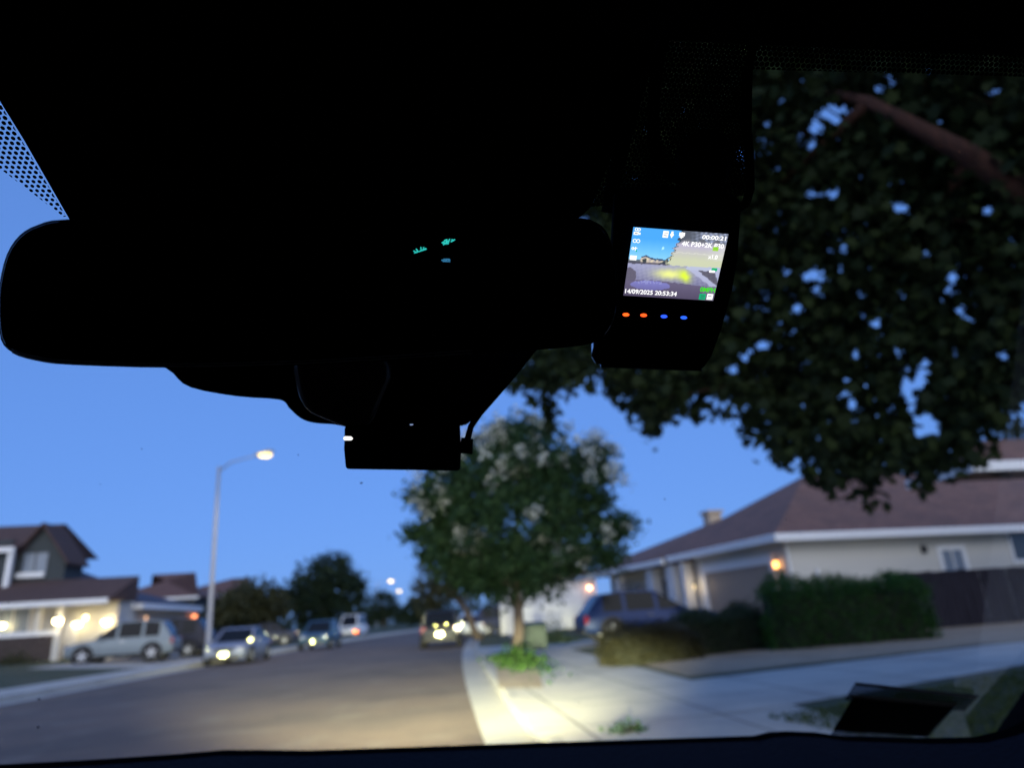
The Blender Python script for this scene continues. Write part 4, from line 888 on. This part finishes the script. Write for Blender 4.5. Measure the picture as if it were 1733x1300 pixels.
def img(u, t):
    """the picture the screen shows; u left-right, t top-down, sRGB 0..1"""
    def bl(c, k, w): return tuple(a*(1-w)+b*w for a, b in zip(c, k))
    sm = lambda a, b, x: max(0, min(1, (x-a)/(b-a)))
    u += .004*math.sin(t*61+u*40); t += .004*math.sin(u*73)
    nz = math.sin(u*91.7+t*47.3)*math.cos(u*33.1-t*71.9)*.5+.5
    n2 = math.sin(u*213+t*117)*math.cos(u*157-t*191)*.5+.5
    hz_ = .52-.02*u
    if t < hz_:
        c = bl((.30, .66, .97), (.55, .83, 1.), sm(.15, .45, t))
        edge = .50-.09*sm(.12, .5, t)+.012*math.sin(t*90)+.006*math.sin(t*230)
        if u > edge:
            c = bl((.74, .72, .80), (.80, .82, .70), sm(.22, .42, t))
            c = bl(c, (.88, .89, .86), .5*sm(.8, 1, u)*(t < .4))
            if t < .13+.03*math.sin(u*40): c = bl((.30, .32, .36), (.62, .66, .78), nz*sm(.6, .75, u)+.25*n2)
            elif t < .2: c = bl((.40, .41, .45), c, sm(.13, .2, t))
            if u-edge < .022 and n2 > .45: c = (.08, .14, .2)
            if abs(t-(.31+.01*u)) < .006: c = bl(c, (.9, .9, .86), .5)
        else:
            roof = .385+abs(u-.175)*.42 if u < .30 else .415+(u-.30)*.28
            if u > .13 and t > roof and u < .42: c = bl((.66, .63, .66), (.92, .86, .72), nz) if t > roof+.025 else (.25, .33, .45)
            if u < .13 and t > .46: c = bl((.25, .28, .33), (.55, .58, .6), n2)
            if u > .33 and t > .47-.07*math.exp(-((u-.41)/.03)**2)+.02*n2: c = bl((.12, .17, .22), (.75, .74, .68), nz*.6)
            if .15 < u < .19 and t > .44: c = (.25, .28, .3)
            if t > .485: c = bl(c, (.30, .29, .36), .75)
        if (u-.345)**2*1.6+(t-.27)**2 < .0004: c = (.72, .95, 1.)
    elif t < .77-.02*math.cos((u-.3)*5):
        c = bl((.60, .61, .75), (.46, .46, .60), sm(.55, .78, t)); c = bl(c, (.72, .72, .83), .3*nz)
        if ((u-.02)/.09)**2+((t-.70)/.12)**2 < 1: c = bl((.33, .32, .40), (.45, .43, .5), n2)
        w = math.exp(-((u-.47)/.16)**2-((t-.64)/.075)**2); c = bl(c, (.93, .95, .58), min(1, w*1.05))
        w = math.exp(-((u-.615-(t-.6)*.35)/.055)**2-((t-.655)/.085)**2); c = bl(c, (.88, .98, .28), min(1, w*1.1))
        if u > .64: # drive and lawn on the right
            k = (t-.53)/.25; d_ = u-(.63+.30*k)
            if d_ > 0: c = bl(c, (.72, .74, .86), .8)
            if d_ > .10-.02*k and t > .56 and u < .93+.1*k: c = bl((.40, .40, .46), (.36, .35, .42), nz)
            if t < .555: c = (.72, .75, .85)
    else:
        c = bl((.40, .37, .48), (.33, .30, .40), sm(.8, 1, t))
        if ((u-.28)/.22)**2+((t-.825)/.07)**2 < 1: c = bl((.50, .50, .76), (.44, .43, .66), sm(.78, .88, t)); c = bl(c, (.75, .78, .95), (n2 > .85)*(t < .80)*.8)
        if u > .86: c = bl(c, (.55, .54, .62), .35)
    return c
NU, NV = 132, 100
vs = [scr(i/NU, j/NV) for j in range(NV+1) for i in range(NU+1)]
fsx = [(j*(NU+1)+i, j*(NU+1)+i+1, (j+1)*(NU+1)+i+1, (j+1)*(NU+1)+i) for j in range(NV) for i in range(NU)]
me = bpy.data.meshes.new('screen'); me.from_pydata([tuple(v) for v in vs], [], fsx)
ca = me.color_attributes.new('picture', 'FLOAT_COLOR', 'POINT'); cols = []
for j in range(NV+1):
    for i in range(NU+1): cols += list(lin(img(i/NU, 1-j/NV)))+[1.]
ca.data.foreach_set('color', cols)
em = bpy.data.materials.new('lit_screen'); em.use_nodes = True; t = em.node_tree; t.nodes.clear()
e_ = t.nodes.new('ShaderNodeEmission'); a_ = t.nodes.new('ShaderNodeAttribute'); a_.attribute_name = 'picture'; oo = t.nodes.new('ShaderNodeOutputMaterial'); e_.inputs[1].default_value = 1.1
t.links.new(a_.outputs[0], e_.inputs[0]); t.links.new(e_.outputs[0], oo.inputs[0]); me.materials.append(em)
so = bpy.data.objects.new('screen', me); COL.objects.link(so); so.parent = dc
WHT, GRN, TEAL, LIME = emit('screen_white', (1, 1, 1), 1.25), emit('screen_green', lin((.25, .88, .05)), 1.1), emit('screen_teal', lin((.05, .72, .48)), 1.), emit('screen_lime', lin((.66, .86, .30)), 1.)
def text(s, u, t_, w, h, m, off=.0003, bold=.024):
    cu = bpy.data.curves.new('t', 'FONT'); cu.body = s; cu.size = 1; cu.offset = bold; o_ = bpy.data.objects.new('t', cu); COL.objects.link(o_)
    bpy.context.view_layer.update(); mm = bpy.data.meshes.new_from_object(o_.evaluated_get(bpy.context.evaluated_depsgraph_get()))
    bpy.data.objects.remove(o_); co = np.array([v.co[:] for v in mm.vertices]); lo_, hi = co.min(0), co.max(0)
    for v in mm.vertices:
        a = (v.co.x-lo_[0])/(hi[0]-lo_[0]); b = (v.co.y-lo_[1])/(hi[1]-lo_[1]); v.co = scr(u+a*w, 1-t_-h+b*h, off)
    mm.materials.append(m); o2 = bpy.data.objects.new('screen_text', mm); COL.objects.link(o2); o2.parent = so
text('00:00:21', .735, .035, .25, .062, WHT); text('4K P30+2K P30', .535, .145, .445, .07, WHT)
text('0MPH', .83, .80, .165, .072, GRN, bold=.03); text('14/09/2025 20:53:34', .012, .895, .575, .068, WHT); text('x1.0', .84, .315, .10, .06, WHT)
ic = MB()
def rect(u0, t0_, u1, t1_, m, off=.00035):
    ic.m = m; ic.quad(scr(u0, 1-t1_, off), scr(u1, 1-t1_, off), scr(u1, 1-t0_, off), scr(u0, 1-t0_, off))
def ring(u, t_, r, m, w=.008):
    for k in range(12):
        a0, a1 = k*PI/6, (k+1)*PI/6; ic.m = m
        ic.quad(*[scr(u+rr*math.cos(a), 1-t_+rr*1.3*math.sin(a), .00035) for rr, a in ((r, a0), (r, a1), (r-w, a1), (r-w, a0))])
ring(.035, .028, .018, 0); ring(.063, .028, .018, 0); rect(.012, .062, .065, .105, 0); rect(.07, .07, .085, .1, 0); rect(.022, .078, .055, .09, 2, .0004)
ring(.035, .19, .022, 0); ring(.072, .19, .022, 0); ring(.028, .30, .016, 0); rect(.03, .29, .075, .30, 0); rect(.05, .275, .06, .33, 0); rect(.062, .32, .075, .345, 3)
rect(.01, .40, .082, .468, 0); rect(.32, .02, .378, .115, 0); rect(.328, .042, .37, .05, 2, .0004); rect(.328, .08, .37, .09, 2, .0004)
rect(.405, .02, .427, .08, 0); rect(.397, .055, .435, .075, 0); rect(.410, .075, .422, .11, 0); ring(.416, .07, .018, 0)
rect(.49, .025, .55, .075, 0); rect(.50, .08, .54, .095, 0); rect(.512, .02, .526, .11, 0)
rect(.87, .195, .93, .255, 4); rect(.88, .215, .92, .225, 1, .0004)
rect(.905, .505, .965, .55, 3); rect(.885, .54, .945, .575, 0)
rect(.835, .90, .905, .99, 3); rect(.85, .925, .89, .935, 2, .0004); rect(.85, .955, .89, .965, 2, .0004); rect(.92, .895, .985, .985, 0); rect(.93, .925, .97, .935, 2, .0004)
ic.build('screen_icons', [WHT, GRN, emit('screen_dark', (.1, .12, .16), .6), TEAL, LIME], so)
for px, py, c, s_ in ((1059.5, 533, (1, .10, .012), 2.2), (1089.5, 534, (1, .08, .012), 2.2), (1124, 536, (.025, .09, 1), 1.7), (1157.5, 538, (.03, .14, 1), 1.2)):
    b = MB(); poly = [(px+5.6*math.cos(a)*(1 if abs(math.cos(a)) > .1 else 1), py+2.5*math.sin(a)) for a in np.linspace(0, 2*PI, 12, endpoint=False)]
    b.prism([rel(dc, onplane(x, y, dC-dN*.001, dN)) for x, y in poly], dN*.001); b.build('indicator_light', emit('indicator_glow', c, s_), dc)
b = MB(); b.prism([rel(dc, onplane(x, y, dC+dN*.012, dN)) for x, y in ((1020, 565), (1004, 590), (1000, 606), (1010, 621), (1022, 616), (1030, 585))], dN*.02); b.build('lens_side', M['rimgloss'], dc, bevel=.003)
# mount and plug at its top
mt = MB(); mt.tube([rel(dc, R(1168, 308, .352)), rel(dc, R(1206, 308, .352))], .007, 10); mt.tube([rel(dc, R(1190, 300, .36)), rel(dc, gp(1192, 268, .001))], [.011, .016], 10); mt.build('mount', M['black'], dc, bevel=.001)
cb = MB(); cb.tube([rel(dc, R(px, py, .37)) for px, py in ((1128, 50), (1112, 110), (1106, 180), (1106, 240), (1118, 275), (1140, 298), (1170, 307))], .0032, 8); cb.build('cable', M['black'], dc, smooth=True)
cb = MB(); cb.tube([rel(dc, R(px, py, .40)) for px, py in ((1278, 60), (1264, 130), (1262, 200), (1268, 260), (1270, 320), (1262, 345), (1250, 352))], .0024, 8); cb.build('cable', M['black'], dc, smooth=True)
cb = MB(); cb.tube([rel(dc, R(px, py, .41)) for px, py in ((1115, 60), (1082, 130), (1062, 210), (1040, 300), (1030, 360))], .0045, 8); cb.build('cable', M['black'], dc, smooth=True)

# second camera under the sensor cover
fN = D(680, 757).normalized(); fN = Vector((fN.x, fN.y, fN.z*.85)).normalized(); fC = R(680, 757, .40)
fc = empty('windscreen_camera', fC, 'plain black box camera hanging below the mirror with a white light', 'dash camera')
slab('body', [(583, 721), (779, 716), (781, 768), (779, 797), (585, 794), (582, 760)], fC, fN, .025, M['black'], fc, .0015, 2)
slab('indicator_light', [(581, 740.2), (584, 738.5), (594, 738.8), (597.5, 742), (595, 745.2), (584, 745.6), (581, 744)], fC-fN*.001, fN, .002, emit('white_indicator', (1, .99, .97), 1.4), fc, .0004, 2)
slab('painted_glint', [(694, 718.2), (699, 718), (699, 719.6), (694, 719.6)], fC-fN*.0008, fN, .001, emit('blue_glint_glow', (.45, .6, 1), .7), fc, 0)  # bluish glint imitated by a small glowing sliver
slab('seam', [(690.2, 791), (691.2, 791), (691.2, 797.5), (690.2, 797.5)], fC-fN*.0006, fN, .001, M['chrome'], fc, 0)
cb = MB(); cb.tube([rel(fc, R(px, py, .405)) for px, py in ((788, 768), (791, 742))], [.0042, .0036], 10); cb.tube([rel(fc, R(px, py, .405)) for px, py in ((780, 757), (789, 757))], .003, 8)
cb.tube([rel(fc, R(px, py, .405)) for px, py in ((791, 745), (797, 722), (812, 700), (840, 668), (868, 635), (905, 588), (940, 520))], .0019, 8); cb.build('cable', M['black'], fc, smooth=True)

# permit pouch stuck on the lower right of the glass
pm_ = empty('permit_pouch', gp(1530, 1205, .004), 'dark card in a clear pouch stuck low on the windscreen at right', 'permit')
cm = bpy.data.materials.new('clear_pouch'); cm.use_nodes = True; t = cm.node_tree; t.nodes.clear()
a1 = t.nodes.new('ShaderNodeBsdfTransparent'); a1.inputs[0].default_value = (.45, .47, .5, 1); a2 = t.nodes.new('ShaderNodeBsdfGlossy'); a2.inputs[0].default_value = (.5, .5, .5, 1); a2.inputs['Roughness'].default_value = .25; mx = t.nodes.new('ShaderNodeMixShader'); mx.inputs[0].default_value = .015; oo = t.nodes.new('ShaderNodeOutputMaterial')
t.links.new(a1.outputs[0], mx.inputs[1]); t.links.new(a2.outputs[0], mx.inputs[2]); t.links.new(mx.outputs[0], oo.inputs[0])
def gslab(nm, P_, o0, o1, m, parent):
    b = MB(); b.prism([rel(parent, gp(x, y, o0)) for x, y in P_], GN*(o0-o1)*-1 if False else -GN*(o1-o0)); return b.build(nm, m, parent)
gslab('pouch', [(1448, 1155), (1656, 1177), (1632, 1203), (1612, 1201), (1570, 1248), (1405, 1246), (1440, 1186), (1429, 1184)], .003, .004, cm, pm_)
gslab('card', [(1446, 1178), (1620, 1190), (1567, 1246), (1410, 1236)], .0045, .0055, M['frit'], pm_)
gslab('edge_strip', [(1449, 1156), (1654, 1178), (1650, 1182), (1447, 1160)], .0045, .005, M['plastic'], pm_)
gslab('edge_strip', [(1440, 1176), (1618, 1192), (1616, 1197), (1438, 1181)], .006, .0065, mat('worn_edge', (.035, .033, .03), .8, .7, 400, spec=.1), pm_)

# ------------------------------------------------------------------ light
wd = bpy.data.worlds.new('World'); S.world = wd; wd.use_nodes = True; t = wd.node_tree; bg = t.nodes['Background']
sk = t.nodes.new('ShaderNodeTexSky'); sk.sky_type = 'NISHITA'; sk.sun_disc = False
SUN_EL, SUN_AZ = math.radians(12), math.radians(178)      # low behind us, clockwise from +Y
sk.sun_elevation = SUN_EL; sk.sun_rotation = SUN_AZ; sk.ozone_density = 6.0; sk.air_density = 1.0; sk.dust_density = 0
gm_ = t.nodes.new('ShaderNodeGamma'); gm_.inputs[1].default_value = .25      # the phone evens the dusk sky out
tn = t.nodes.new('ShaderNodeMix'); tn.data_type = 'RGBA'; tn.blend_type = 'MULTIPLY'; tn.inputs[0].default_value = 1; tn.clamp_result = False
tn.inputs[7].default_value = (.99, 1.77, 3.83, 1)
t.links.new(sk.outputs[0], gm_.inputs[0]); t.links.new(gm_.outputs[0], tn.inputs[6]); t.links.new(tn.outputs[2], bg.inputs[0]); bg.inputs[1].default_value = .15
L = bpy.data.lights.new('sun', 'SUN'); L.energy = 2.5; L.angle = math.radians(70); L.color = (1, .95, .82)
so_ = bpy.data.objects.new('sun', L); COL.objects.link(so_)
el = SUN_EL; dv = Vector((math.sin(SUN_AZ)*math.cos(el), math.cos(SUN_AZ)*math.cos(el), math.sin(el))); so_.rotation_euler = dv.to_track_quat('Z', 'Y').to_euler()

# ------------------------------------------------------------------ camera and render settings
cam = bpy.data.cameras.new('Camera'); co = bpy.data.objects.new('Camera', cam); COL.objects.link(co); S.camera = co
fwd = D(CX, CY).normalized(); rt = (D(CX+1, CY)-D(CX, CY)).normalized(); upv = rt.cross(fwd)
co.matrix_world = Matrix(((rt.x, upv.x, -fwd.x, 0), (rt.y, upv.y, -fwd.y, 0), (rt.z, upv.z, -fwd.z, H), (0, 0, 0, 1)))
cam.sensor_width = 36; cam.lens = 36*F/1733; cam.clip_start = .02; cam.clip_end = 3000
cam.dof.use_dof = True; cam.dof.focus_distance = .33; cam.dof.aperture_fstop = 7.2
S.view_settings.view_transform = 'Standard'; S.view_settings.look = 'None'; S.view_settings.exposure = 0; S.view_settings.gamma = 1
S.render.engine = 'CYCLES'; S.cycles.use_denoising = True; S.cycles.max_bounces = 8; S.cycles.transparent_max_bounces = 16
S.cycles.caustics_reflective = True; S.cycles.sample_clamp_indirect = 0
